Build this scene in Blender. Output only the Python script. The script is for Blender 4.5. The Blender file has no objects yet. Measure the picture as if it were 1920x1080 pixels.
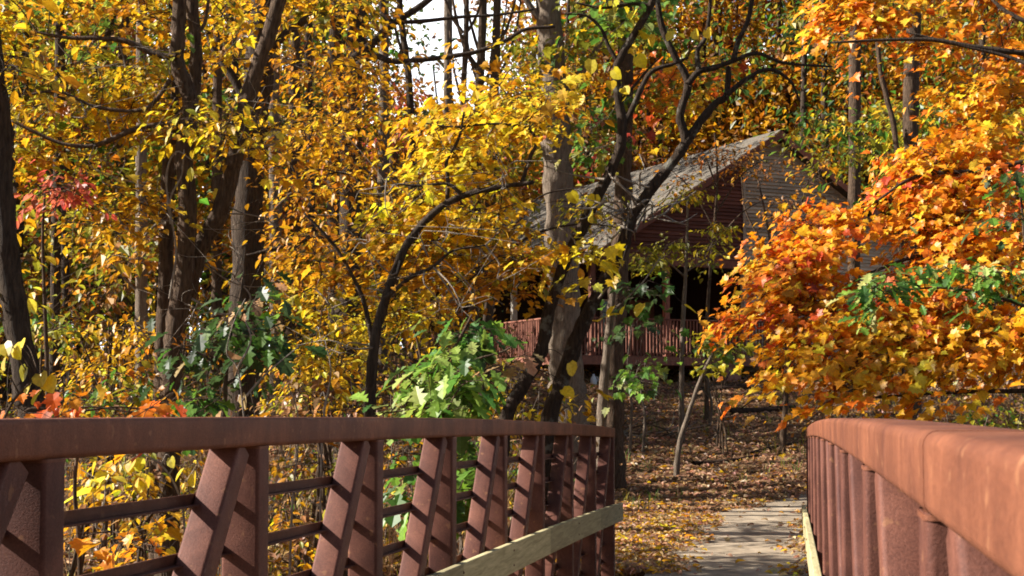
import bpy, math
import numpy as np
from mathutils import Matrix, Vector

RNG = np.random.default_rng(7)
SC = bpy.context.scene
COL = SC.collection
R = math.radians

# ------------------------------------------------------------------ camera
F = 2700.0                       # focal length in pixels of the 1920 wide photograph
YAW = math.atan(520.0 / F)       # the lens looks a little to the left of the bridge axis (+Y)
PITCH = R(3.0)
EYE = Vector((0.0, 0.0, 1.6))
SHIFT = 210.0 - F * math.tan(PITCH)
cam = bpy.data.cameras.new('camera')
cam.sensor_width = 36.0
cam.lens = F / 1920.0 * 36.0
cam.shift_y = SHIFT / 1920.0
cam.clip_start = 0.05
cam.clip_end = 5000.0
cam.dof.use_dof = True; cam.dof.focus_distance = 15.0; cam.dof.aperture_fstop = 20.0
camo = bpy.data.objects.new('camera', cam)
COL.objects.link(camo)
camo.location = EYE
camo.rotation_euler = (math.pi / 2 + PITCH, 0.0, YAW)
SC.camera = camo

# ------------------------------------------------------------------ sky, sun, exposure
SUN = Vector((1.0, 0.20, -0.66)).normalized()        # the way the light travels
elev = math.asin(-SUN.z)
azim = math.atan2(-SUN.x, -SUN.y)
w = bpy.data.worlds.new('World'); SC.world = w; w.use_nodes = True
nt = w.node_tree; nt.nodes.clear()
sky = nt.nodes.new('ShaderNodeTexSky'); sky.sky_type = 'NISHITA'; sky.sun_disc = False
sky.sun_elevation = elev; sky.sun_rotation = azim % (2 * math.pi)
sky.air_density = 1.0; sky.dust_density = 1.0; sky.ozone_density = 1.0
bg = nt.nodes.new('ShaderNodeBackground'); bg.inputs['Strength'].default_value = 0.05
wo = nt.nodes.new('ShaderNodeOutputWorld')
nt.links.new(sky.outputs[0], bg.inputs[0]); nt.links.new(bg.outputs[0], wo.inputs[0])
sl = bpy.data.lights.new('sun', 'SUN'); sl.energy = 5.0; sl.angle = R(0.53); sl.color = (1.0, 0.94, 0.85)
so = bpy.data.objects.new('sun', sl); COL.objects.link(so)
so.rotation_euler = SUN.to_track_quat('-Z', 'Y').to_euler(); so.location = (-30, -20, 30)
SC.view_settings.view_transform = 'Standard'; SC.view_settings.look = 'None'
SC.view_settings.gamma = 1.0; SC.view_settings.use_curve_mapping = False
SC.view_settings.exposure = 1.45
SC.render.engine = 'CYCLES'
SC.cycles.max_bounces = 6; SC.cycles.diffuse_bounces = 3; SC.cycles.glossy_bounces = 2
SC.cycles.transmission_bounces = 4; SC.cycles.use_denoising = True
SC.cycles.filter_width = 1.8
SC.cycles.caustics_reflective = False; SC.cycles.caustics_refractive = False

# ------------------------------------------------------------------ pixel <-> place
CF = Vector((-math.sin(YAW) * math.cos(PITCH), math.cos(YAW) * math.cos(PITCH), math.sin(PITCH)))
CR = Vector((math.cos(YAW), math.sin(YAW), 0.0))
CU = CR.cross(CF)
nCF, nCR, nCU, nE = [np.array(v) for v in (CF, CR, CU, EYE)]

def at(px, py, d):
    """points at depth d on the ray of a pixel (arrays welcome)"""
    px, py, d = np.broadcast_arrays(np.asarray(px, float), np.asarray(py, float), np.asarray(d, float))
    xc = (px - 960.0) / F * d
    yc = (540.0 + SHIFT - py) / F * d
    return nE + xc[..., None] * nCR + yc[..., None] * nCU + d[..., None] * nCF

def to_px(p):
    q = np.asarray(p, float) - nE
    d = q @ nCF
    dd = np.where(np.abs(d) < 1e-6, 1e-6, d)
    return 960.0 + F * (q @ nCR) / dd, 540.0 + SHIFT - F * (q @ nCU) / dd, d

def sstep(a, b, x):
    t = np.clip((np.asarray(x, float) - a) / (b - a), 0, 1)
    return t * t * (3 - 2 * t)

def ground(X, Y):
    X = np.asarray(X, float); Y = np.asarray(Y, float)
    y0 = 26.0 - 8.5 * sstep(-2.5, -11.0, X) - 3.0 * sstep(1.5, 8.0, X)
    t = Y - y0
    rise = np.where(t > 0, 0.158 * (np.sqrt(t * t + 4.0) - 2.0) * 1.03, 0.0)
    rise = np.where(rise > 2.9, 2.9 + (rise - 2.9) * 0.22, rise)
    wob = 0.9 * np.sin(X * 0.35 + 1.0) * np.minimum(np.abs(X + 0.8) / 4.0, 1.0)
    rav = (1 - sstep(11.0, 15.2, Y + wob)) * sstep(-14.0, -8.0, Y)
    z = -0.30 - 2.3 * rav + rise
    rough = 0.07 * np.sin(X * 1.3 + 0.7 * Y) * np.cos(Y * 1.1 - 0.4 * X) + 0.05 * np.sin(X * 2.9 - Y * 2.3)
    near = np.clip((np.abs(X + 0.7) - 1.2) / 1.5, 0, 1)
    near = np.maximum(near, sstep(26.0, 30.0, Y) * 0.7)
    return z + rough * near

def on_ground(px, py, d0=8.0, d1=90.0):
    ds = np.arange(d0, d1, 0.05)
    p = at(px, py, ds)
    h = p[:, 2] - ground(p[:, 0], p[:, 1])
    i = int(np.argmax(h < 0)) if (h < 0).any() else len(ds) - 1
    return p[i], ds[i]

# ------------------------------------------------------------------ materials
MATS = {}
def new_mat(name):
    m = bpy.data.materials.new(name); m.use_nodes = True
    t = m.node_tree; t.nodes.clear()
    MATS[name] = m
    return m, t, t.nodes, t.links

def bsdf_out(t, n, l, rough=0.7, spec=0.3):
    b = n.new('ShaderNodeBsdfPrincipled'); o = n.new('ShaderNodeOutputMaterial')
    b.inputs['Roughness'].default_value = rough
    b.inputs['Specular IOR Level'].default_value = spec
    l.new(b.outputs[0], o.inputs[0])
    return b

def ramp(n, stops):
    r = n.new('ShaderNodeValToRGB')
    while len(r.color_ramp.elements) < len(stops):
        r.color_ramp.elements.new(0.5)
    for e, (p, c) in zip(r.color_ramp.elements, stops):
        e.position = p; e.color = (*c, 1)
    return r

def noise(n, l, vec, scale, detail=6, rough=0.6, dist=0.0):
    x = n.new('ShaderNodeTexNoise'); x.inputs['Scale'].default_value = scale
    x.inputs['Detail'].default_value = detail; x.inputs['Roughness'].default_value = rough
    x.inputs['Distortion'].default_value = dist
    if vec is not None: l.new(vec, x.inputs['Vector'])
    return x

def mixc(n, l, a, b, fac, mode='MIX'):
    m = n.new('ShaderNodeMix'); m.data_type = 'RGBA'; m.blend_type = mode
    for s, v in ((m.inputs['A'], a), (m.inputs['B'], b)):
        if hasattr(v, 'is_output'): l.new(v, s)
        else: s.default_value = (*v, 1)
    if hasattr(fac, 'is_output'): l.new(fac, m.inputs['Factor'])
    else: m.inputs['Factor'].default_value = fac
    return m.outputs['Result']

def bump(n, l, h, b, strength=0.3, dist=0.01):
    x = n.new('ShaderNodeBump'); x.inputs['Strength'].default_value = strength; x.inputs['Distance'].default_value = dist
    l.new(h, x.inputs['Height']); l.new(x.outputs[0], b.inputs['Normal'])

def coords(n, l, scale=(1, 1, 1), kind='Position'):
    if kind == 'Position':
        g = n.new('ShaderNodeNewGeometry').outputs['Position']
    else:
        g = n.new('ShaderNodeTexCoord').outputs[kind]
    m = n.new('ShaderNodeMapping'); m.inputs['Scale'].default_value = scale
    l.new(g, m.inputs['Vector'])
    return m.outputs[0]

def leaf_mat(name, source):
    m, t, n, l = new_mat(name)
    o = n.new('ShaderNodeOutputMaterial')
    if source == 'attr':
        a = n.new('ShaderNodeAttribute'); a.attribute_name = 'Col'; c = a.outputs['Color']
    else:
        a = n.new('ShaderNodeObjectInfo'); c = a.outputs['Color']
    v = noise(n, l, coords(n, l, (1, 1, 1)), 38.0, 3)
    r = ramp(n, [(0.3, (0.72, 0.66, 0.6)), (0.7, (1.1, 1.1, 1.1))]); l.new(v.outputs[0], r.inputs[0])
    cc = mixc(n, l, c, r.outputs[0], 1.0, 'MULTIPLY')
    b = n.new('ShaderNodeBsdfPrincipled'); b.inputs['Roughness'].default_value = 0.42
    b.inputs['Specular IOR Level'].default_value = 0.4
    l.new(cc, b.inputs['Base Color'])
    tr = n.new('ShaderNodeBsdfTranslucent'); l.new(cc, tr.inputs['Color'])
    mx = n.new('ShaderNodeMixShader'); mx.inputs[0].default_value = 0.5
    l.new(b.outputs[0], mx.inputs[1]); l.new(tr.outputs[0], mx.inputs[2]); l.new(mx.outputs[0], o.inputs[0])
    return m
leaf_mat('leaf_mass', 'attr'); leaf_mat('leaf_single', 'object')

def bark_mat(name, dark, light, scale=1.0, lichen=None):
    m, t, n, l = new_mat(name)
    b = bsdf_out(t, n, l, 0.9, 0.15)
    v = coords(n, l, (9 * scale, 9 * scale, 1.6 * scale))
    a = noise(n, l, v, 4.0, 8, 0.65, 0.4)
    r = ramp(n, [(0.32, dark), (0.68, light)]); l.new(a.outputs[0], r.inputs[0])
    c = r.outputs[0]
    if lichen:
        q = noise(n, l, coords(n, l, (1, 1, 1)), 5.5, 4)
        rr = ramp(n, [(0.58, (0, 0, 0)), (0.68, (0.8, 0.8, 0.8))]); l.new(q.outputs[0], rr.inputs[0])
        c = mixc(n, l, c, lichen, rr.outputs[0])
    l.new(c, b.inputs['Base Color'])
    bump(n, l, a.outputs[0], b, 1.0, 0.05)
    return m
bark_mat('bark_dark', (0.022, 0.015, 0.011), (0.085, 0.06, 0.042), 1.0)
bark_mat('bark_brown', (0.035, 0.022, 0.014), (0.14, 0.092, 0.06), 1.0)
bark_mat('bark_lichen', (0.020, 0.013, 0.009), (0.07, 0.048, 0.034), 1.2, (0.17, 0.16, 0.13))
bark_mat('bark_pale', (0.085, 0.063, 0.046), (0.25, 0.195, 0.145), 0.8)
bark_mat('bark_grey', (0.075, 0.055, 0.04), (0.23, 0.18, 0.135), 0.9)
bark_mat('twig_pale', (0.17, 0.13, 0.10), (0.42, 0.36, 0.29), 2.0)
bark_mat('bark_log', (0.022, 0.014, 0.010), (0.085, 0.05, 0.034), 1.0)

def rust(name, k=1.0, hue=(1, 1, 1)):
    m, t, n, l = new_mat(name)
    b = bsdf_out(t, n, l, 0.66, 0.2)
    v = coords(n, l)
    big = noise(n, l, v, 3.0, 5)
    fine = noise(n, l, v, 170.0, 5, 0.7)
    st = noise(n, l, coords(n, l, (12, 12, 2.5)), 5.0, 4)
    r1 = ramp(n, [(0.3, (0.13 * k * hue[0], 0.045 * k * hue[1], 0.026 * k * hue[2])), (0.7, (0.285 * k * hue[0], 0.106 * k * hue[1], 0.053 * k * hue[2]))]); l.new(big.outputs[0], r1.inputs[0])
    r2 = ramp(n, [(0.34, (0.64, 0.60, 0.60)), (0.6, (1.1, 1.08, 1.06))]); l.new(fine.outputs[0], r2.inputs[0])
    c = mixc(n, l, r1.outputs[0], r2.outputs[0], 0.85, 'MULTIPLY')
    r3 = ramp(n, [(0.3, (0.72, 0.68, 0.66)), (0.6, (1, 1, 1))]); l.new(st.outputs[0], r3.inputs[0])
    c = mixc(n, l, c, r3.outputs[0], 0.3, 'MULTIPLY')
    wr = noise(n, l, coords(n, l, (2.6, 2.6, 1.2)), 2.1, 8, 0.72, 1.2)          # dark run-off streaks
    r4 = ramp(n, [(0.46, (0.50, 0.44, 0.44)), (0.60, (1, 1, 1))]); l.new(wr.outputs[0], r4.inputs[0])
    c = mixc(n, l, c, r4.outputs[0], 0.5, 'MULTIPLY')
    sp = noise(n, l, v, 26.0, 3, 0.5); r5 = ramp(n, [(0.64, (0, 0, 0)), (0.70, (0.55, 0.55, 0.55))]); l.new(sp.outputs[0], r5.inputs[0])
    c = mixc(n, l, c, (0.34 * k, 0.155 * k, 0.075 * k), r5.outputs[0])     # fresh orange rust spots
    l.new(c, b.inputs['Base Color'])
    bump(n, l, fine.outputs[0], b, 0.5, 0.003)
    return m
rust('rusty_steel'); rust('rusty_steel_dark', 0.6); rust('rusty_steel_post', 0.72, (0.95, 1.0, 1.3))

def wood(name, dark, light, stretch, rough=0.8):
    m, t, n, l = new_mat(name)
    b = bsdf_out(t, n, l, rough, 0.25)
    v = coords(n, l, stretch)
    g = noise(n, l, v, 3.0, 7, 0.6, 0.8)
    r = ramp(n, [(0.3, dark), (0.7, light)]); l.new(g.outputs[0], r.inputs[0])
    oi = n.new('ShaderNodeObjectInfo')
    rr = ramp(n, [(0.0, (0.62, 0.60, 0.58)), (1.0, (1.12, 1.1, 1.06))]); l.new(oi.outputs['Random'], rr.inputs[0])
    c = mixc(n, l, r.outputs[0], rr.outputs[0], 1.0, 'MULTIPLY')
    l.new(c, b.inputs['Base Color'])
    bump(n, l, g.outputs[0], b, 0.4, 0.006)
    return m
wood('weathered_plank', (0.28, 0.24, 0.125), (0.55, 0.485, 0.275), (14, 1.0, 14))
wood('deck_plank', (0.05, 0.04, 0.03), (0.13, 0.105, 0.075), (1.0, 14, 14))
wood('grey_siding', (0.31, 0.255, 0.20), (0.60, 0.50, 0.39), (0.9, 0.9, 9))
wood('brown_siding', (0.11, 0.042, 0.031), (0.21, 0.08, 0.056), (0.9, 0.9, 9))
wood('porch_wood', (0.15, 0.060, 0.042), (0.30, 0.125, 0.085), (6, 6, 2))
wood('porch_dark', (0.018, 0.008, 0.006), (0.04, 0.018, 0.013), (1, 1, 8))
wood('white_paint', (0.48, 0.45, 0.40), (0.70, 0.67, 0.62), (6, 6, 2))
wood('roof_shingle', (0.065, 0.056, 0.046), (0.16, 0.14, 0.115), (3, 3, 3), 0.95)

m, t, n, l = new_mat('brick_base'); b = bsdf_out(t, n, l, 0.9)
v = noise(n, l, coords(n, l), 9.0, 5); r = ramp(n, [(0.3, (0.24, 0.10, 0.07)), (0.7, (0.42, 0.20, 0.14))])
l.new(v.outputs[0], r.inputs[0]); l.new(r.outputs[0], b.inputs['Base Color']); bump(n, l, v.outputs[0], b, 0.4, 0.01)

m, t, n, l = new_mat('concrete_path'); b = bsdf_out(t, n, l, 0.9, 0.2)
v = coords(n, l); a = noise(n, l, v, 2.2, 8, 0.65); f = noise(n, l, v, 60.0, 4)
r = ramp(n, [(0.3, (0.19, 0.145, 0.10)), (0.7, (0.47, 0.38, 0.275))]); l.new(a.outputs[0], r.inputs[0])
r2 = ramp(n, [(0.3, (0.75, 0.74, 0.72)), (0.65, (1.05, 1.05, 1.05))]); l.new(f.outputs[0], r2.inputs[0])
l.new(mixc(n, l, r.outputs[0], r2.outputs[0], 0.8, 'MULTIPLY'), b.inputs['Base Color']); bump(n, l, f.outputs[0], b, 0.3, 0.004)

m, t, n, l = new_mat('forest_floor'); b = bsdf_out(t, n, l, 0.95, 0.1)
v = coords(n, l); a = noise(n, l, v, 0.9, 6, 0.6); f = noise(n, l, v, 14.0, 6, 0.75, 0.6)
vo = n.new('ShaderNodeTexVoronoi'); vo.inputs['Scale'].default_value = 13.0; l.new(v, vo.inputs['Vector'])
r = ramp(n, [(0.28, (0.06, 0.036, 0.023)), (0.5, (0.19, 0.115, 0.068)), (0.72, (0.36, 0.235, 0.13))]); l.new(f.outputs[0], r.inputs[0])
r2 = ramp(n, [(0.3, (0.65, 0.6, 0.55)), (0.7, (1.15, 1.1, 1.0))]); l.new(a.outputs[0], r2.inputs[0])
c = mixc(n, l, r.outputs[0], r2.outputs[0], 1.0, 'MULTIPLY')
c = mixc(n, l, c, vo.outputs['Color'], 0.12, 'OVERLAY')
l.new(c, b.inputs['Base Color']); bump(n, l, f.outputs[0], b, 1.0, 0.05)

m, t, n, l = new_mat('dark_glass'); b = bsdf_out(t, n, l, 0.1, 0.5); b.inputs['Base Color'].default_value = (0.01, 0.012, 0.014, 1)
m, t, n, l = new_mat('white_plastic'); b = bsdf_out(t, n, l, 0.4, 0.4)
v = noise(n, l, coords(n, l), 20.0, 3); r = ramp(n, [(0.3, (0.5, 0.5, 0.5)), (0.7, (0.68, 0.68, 0.68))]); l.new(v.outputs[0], r.inputs[0]); l.new(r.outputs[0], b.inputs['Base Color'])

# ------------------------------------------------------------------ mesh helpers
class MB:
    def __init__(s): s.v = []; s.f3 = []; s.f4 = []; s.c = []; s.nv = 0
    def add(s, v, f3=None, f4=None, col=None):
        v = np.asarray(v, float)
        if f3 is not None and len(f3): s.f3.append(np.asarray(f3, np.int64) + s.nv)
        if f4 is not None and len(f4): s.f4.append(np.asarray(f4, np.int64) + s.nv)
        s.v.append(v); s.nv += len(v)
        if col is not None: s.c.append(np.asarray(col, float))
    def mesh(s, name, mat, origin=(0, 0, 0), smooth=False):
        me = bpy.data.meshes.new(name)
        V = np.concatenate(s.v) - np.asarray(origin, float)
        f3 = np.concatenate(s.f3) if s.f3 else np.zeros((0, 3), np.int64)
        f4 = np.concatenate(s.f4) if s.f4 else np.zeros((0, 4), np.int64)
        loops = np.concatenate([f3.ravel(), f4.ravel()]).astype(np.int32)
        tot = np.concatenate([np.full(len(f3), 3), np.full(len(f4), 4)]).astype(np.int32)
        start = np.concatenate([[0], np.cumsum(tot)[:-1]]).astype(np.int32)
        me.vertices.add(len(V)); me.vertices.foreach_set('co', V.astype(np.float32).ravel())
        me.loops.add(len(loops)); me.loops.foreach_set('vertex_index', loops)
        me.polygons.add(len(tot)); me.polygons.foreach_set('loop_start', start); me.polygons.foreach_set('loop_total', tot)
        me.polygons.foreach_set('use_smooth', np.full(len(tot), smooth))
        if s.c:
            a = me.color_attributes.new('Col', 'FLOAT_COLOR', 'POINT')
            C4 = np.ones((len(V), 4), np.float32); C4[:, :3] = np.concatenate(s.c)
            a.data.foreach_set('color', C4.ravel())
        me.update(calc_edges=True)
        me.materials.append(MATS[mat])
        return me
    def obj(s, name, mat, parent=None, origin=(0, 0, 0), smooth=False):
        return link(name, s.mesh(name, mat, origin, smooth), parent)

def link(name, data, parent=None):
    o = bpy.data.objects.new(name, data); COL.objects.link(o)
    if parent is not None: o.parent = parent
    return o

def tag(o, label=None, cat=None, group=None, kind=None):
    if label: o['label'] = label
    if cat: o['category'] = cat
    if group: o['group'] = group
    if kind: o['kind'] = kind
    return o

def empty(name, loc, rz=0.0):
    o = link(name, None); o.location = loc; o.rotation_euler = (0, 0, rz); o.empty_display_size = 0.2
    return o

def box(mb, x0, x1, y0, y1, z0, z1):
    v = [(x, y, z) for z in (z0, z1) for y in (y0, y1) for x in (x0, x1)]
    mb.add(v, f4=[(0, 2, 3, 1), (4, 5, 7, 6), (0, 1, 5, 4), (2, 6, 7, 3), (0, 4, 6, 2), (1, 3, 7, 5)])

def rrect(wx, wz, r, k=3):
    """rounded rectangle outline, counter-clockwise in (a, b)"""
    out = []
    for cx, cz, a0 in ((wx / 2 - r, wz / 2 - r, 0), (-wx / 2 + r, wz / 2 - r, 90), (-wx / 2 + r, -wz / 2 + r, 180), (wx / 2 - r, -wz / 2 + r, 270)):
        for i in range(k + 1):
            a = R(a0 + 90.0 * i / k); out.append((cx + r * math.cos(a), cz + r * math.sin(a)))
    return np.array(out)

def sweep(mb, prof, cen, e1, e2, caps=True):
    """prof (k,2) swept along centres cen (n,3) with frame vectors e1, e2"""
    prof = np.asarray(prof, float); cen = np.asarray(cen, float); k = len(prof); n_ = len(cen)
    e1 = np.broadcast_to(np.asarray(e1, float), (n_, 3)); e2 = np.broadcast_to(np.asarray(e2, float), (n_, 3))
    V = cen[:, None, :] + prof[None, :, 0:1] * e1[:, None, :] + prof[None, :, 1:2] * e2[:, None, :]
    V = V.reshape(-1, 3)
    i = np.arange(n_ - 1)[:, None] * k; j = np.arange(k)[None, :]; j2 = (j + 1) % k
    q = np.stack([i + j, i + j2, i + k + j2, i + k + j], -1).reshape(-1, 4)
    f3 = []
    if caps:
        base = len(V)
        V = np.vstack([V, V[:k], V[(n_ - 1) * k:n_ * k], cen[0], cen[-1]])
        for a in range(k):
            f3.append((base + 2 * k, base + (a + 1) % k, base + a)); f3.append((base + 2 * k + 1, base + k + a, base + k + (a + 1) % k))
    mb.add(V, f3=f3, f4=q)

def smooth_path(P, per=4):
    P = np.asarray(P, float)
    if len(P) < 3: return P
    A = np.vstack([2 * P[0] - P[1], P, 2 * P[-1] - P[-2]])
    out = []
    for i in range(1, len(A) - 2):
        for s in range(per):
            u = s / per
            p0, p1, p2, p3 = A[i - 1], A[i], A[i + 1], A[i + 2]
            out.append(0.5 * ((2 * p1) + (-p0 + p2) * u + (2 * p0 - 5 * p1 + 4 * p2 - p3) * u * u + (-p0 + 3 * p1 - 3 * p2 + p3) * u ** 3))
    out.append(P[-1])
    return np.array(out)

def tube(mb, P, rad, seg=6, rough=0.0, cap=True, col=None):
    P = np.asarray(P, float); n_ = len(P); rad = np.broadcast_to(np.asarray(rad, float), (n_,))
    T = np.gradient(P, axis=0); T /= np.linalg.norm(T, axis=1)[:, None] + 1e-9
    m_ = np.abs(T.mean(0)); ref = np.eye(3)[int(np.argmin(m_))]
    N = np.cross(T, ref); N /= np.linalg.norm(N, axis=1)[:, None] + 1e-9
    B = np.cross(T, N)
    a = np.linspace(0, 2 * math.pi, seg, endpoint=False)
    rr = rad[:, None] * np.ones(seg)[None]
    if rough: rr = rr * (1 + RNG.normal(0, rough, (n_, seg)))
    V = P[:, None] + rr[..., None] * (np.cos(a)[None, :, None] * N[:, None] + np.sin(a)[None, :, None] * B[:, None])
    V = V.reshape(-1, 3)
    i = np.arange(n_ - 1)[:, None] * seg; j = np.arange(seg)[None]; j2 = (j + 1) % seg
    q = np.stack([i + j, i + j2, i + seg + j2, i + seg + j], -1).reshape(-1, 4)
    f3 = None
    if cap:
        V = np.vstack([V, P[-1] + T[-1] * rad[-1] * 0.5]); e = (n_ - 1) * seg
        f3 = [(e + k, e + (k + 1) % seg, len(V) - 1) for k in range(seg)]
    mb.add(V, f3=f3, f4=q, col=None if col is None else np.broadcast_to(np.asarray(col, float), (len(V), 3)))

# ------------------------------------------------------------------ leaf outlines (length 1, petiole at the origin)
def fan(half, centre, fold, curl):
    rim = [(0, 0)] + list(half) + [(-x, y) for x, y in reversed(half[:-1])]
    P = np.array([(0, centre)] + rim, float)
    z = np.abs(P[:, 0]) * fold - curl * P[:, 1] ** 2
    k = len(rim)
    return np.column_stack([P, z]), np.array([(0, 1 + i, 1 + (i + 1) % k) for i in range(k)])
LEAF = {
    'maple': fan([(0.22, -0.05), (0.42, 0.06), (0.34, 0.20), (0.59, 0.42), (0.36, 0.50), (0.42, 0.67), (0.21, 0.66), (0, 0.98)], 0.34, 0.26, 0.3),
    'oak': fan([(0.12, 0.12), (0.09, 0.22), (0.29, 0.32), (0.13, 0.43), (0.37, 0.60), (0.17, 0.68), (0.24, 0.84), (0, 1.0)], 0.5, 0.22, 0.22),
    'ovate': fan([(0.20, 0.22), (0.27, 0.48), (0.16, 0.78), (0, 1.0)], 0.45, 0.32, 0.16),
    'round': fan([(0.26, -0.07), (0.48, 0.20), (0.46, 0.55), (0.24, 0.84), (0, 1.0)], 0.42, 0.22, 0.14),
    'small': (np.array([(0, 0, 0), (0.3, 0.45, 0.09), (0, 1, -0.12), (-0.3, 0.45, 0.09)], float), np.array([(0, 1, 2), (0, 2, 3)])),
    'curled': fan([(0.20, 0.22), (0.25, 0.5), (0.14, 0.8), (0, 1.0)], 0.45, 0.75, 0.4),
}
LEAF_MESH = {}
def leaf_mesh(kind):
    if kind not in LEAF_MESH:
        mb = MB(); v, f = LEAF[kind]; mb.add(v, f3=f); LEAF_MESH[kind] = mb.mesh('leaf_' + kind, 'leaf_single')
    return LEAF_MESH[kind]

def frames(dr, nr):
    dr = dr / (np.linalg.norm(dr, axis=1)[:, None] + 1e-9)
    x = np.cross(dr, nr); x /= np.linalg.norm(x, axis=1)[:, None] + 1e-9
    z = np.cross(x, dr)
    return x, dr, z

def emit_leaves(mb, kind, pos, dr, nr, size, col):
    v, f = LEAF[kind]; n_ = len(pos); k = len(v)
    x, y, z = frames(dr, nr)
    V = pos[:, None] + size[:, None, None] * (v[None, :, 0:1] * x[:, None] + v[None, :, 1:2] * y[:, None] + v[None, :, 2:3] * z[:, None])
    Fc = (f[None] + (np.arange(n_) * k)[:, None, None]).reshape(-1, 3)
    mb.add(V.reshape(-1, 3), f3=Fc, col=np.repeat(col, k, axis=0))

PAL = {
    'yellow': [(.80, .50, .02), (.74, .42, .015), (.84, .60, .05), (.62, .33, .012), (.70, .52, .03)],
    'lemon': [(.84, .66, .03), (.80, .58, .02), (.72, .60, .06)],
    'ochre': [(.56, .27, .012), (.66, .36, .015), (.46, .19, .012), (.70, .40, .02)],
    'rustleaf': [(.42, .16, .012), (.50, .21, .015), (.33, .12, .012), (.56, .27, .02)],
    'orange': [(.86, .27, .014), (.84, .21, .016), (.86, .37, .02), (.82, .47, .03), (.86, .32, .015)],
    'amber': [(.84, .40, .015), (.82, .46, .02), (.80, .33, .012), (.80, .54, .04)],
    'redorange': [(.72, .14, .025), (.80, .20, .02), (.66, .10, .03)],
    'red': [(.52, .09, .06), (.60, .15, .08), (.42, .07, .04)],
    'green': [(.08, .20, .025), (.12, .26, .03), (.17, .30, .035), (.07, .17, .03)],
    'limegreen': [(.20, .34, .05), (.28, .40, .07), (.13, .26, .04), (.42, .46, .14)],
    'darkgreen': [(.040, .080, .024), (.052, .10, .028), (.07, .12, .03)],
    'olive': [(.26, .25, .02), (.34, .31, .03), (.20, .21, .02), (.42, .36, .03)],
    'yellowgreen': [(.44, .40, .025), (.52, .44, .03), (.36, .36, .03)],
    'brown': [(.24, .12, .055), (.32, .17, .08), (.17, .085, .042), (.40, .23, .115)],
    'litter': [(.40, .23, .145), (.50, .30, .19), (.32, .175, .11), (.56, .36, .23)],
    'tan': [(.48, .31, .16), (.58, .40, .21), (.38, .24, .12)],
}
def pick(pals, n_):
    """pals: list of (palette name, weight) -> (n,3) colours"""
    names = [p for p, _ in pals]; wts = np.array([q for _, q in pals], float); wts /= wts.sum()
    tab = np.array([PAL[x][i % len(PAL[x])] for x in names for i in range(5)])
    idx = RNG.choice(len(names), n_, p=wts) * 5 + RNG.integers(0, 5, n_)
    return tab[idx]

def jitter(c, s=0.16):
    return np.clip(c * np.exp(RNG.normal(0, s, (len(c), 1))) * np.exp(RNG.normal(0, s * 0.4, c.shape)), 0.004, 0.92)

def in_poly(px, py, poly):
    poly = np.asarray(poly, float); c = np.zeros(len(px), bool); j = len(poly) - 1
    for i in range(len(poly)):
        xi, yi = poly[i]; xj, yj = poly[j]
        c ^= ((yi > py) != (yj > py)) & (px < (xj - xi) * (py - yi) / (yj - yi + 1e-9) + xi)
        j = i
    return c

def sample_poly(poly, n_):
    poly = np.asarray(poly, float); lo = poly.min(0); hi = poly.max(0); out = np.zeros((0, 2))
    while len(out) < n_:
        q = lo + RNG.random((max(64, 3 * n_), 2)) * (hi - lo)
        out = np.vstack([out, q[in_poly(q[:, 0], q[:, 1], poly)]])
    return out[:n_]

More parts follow.
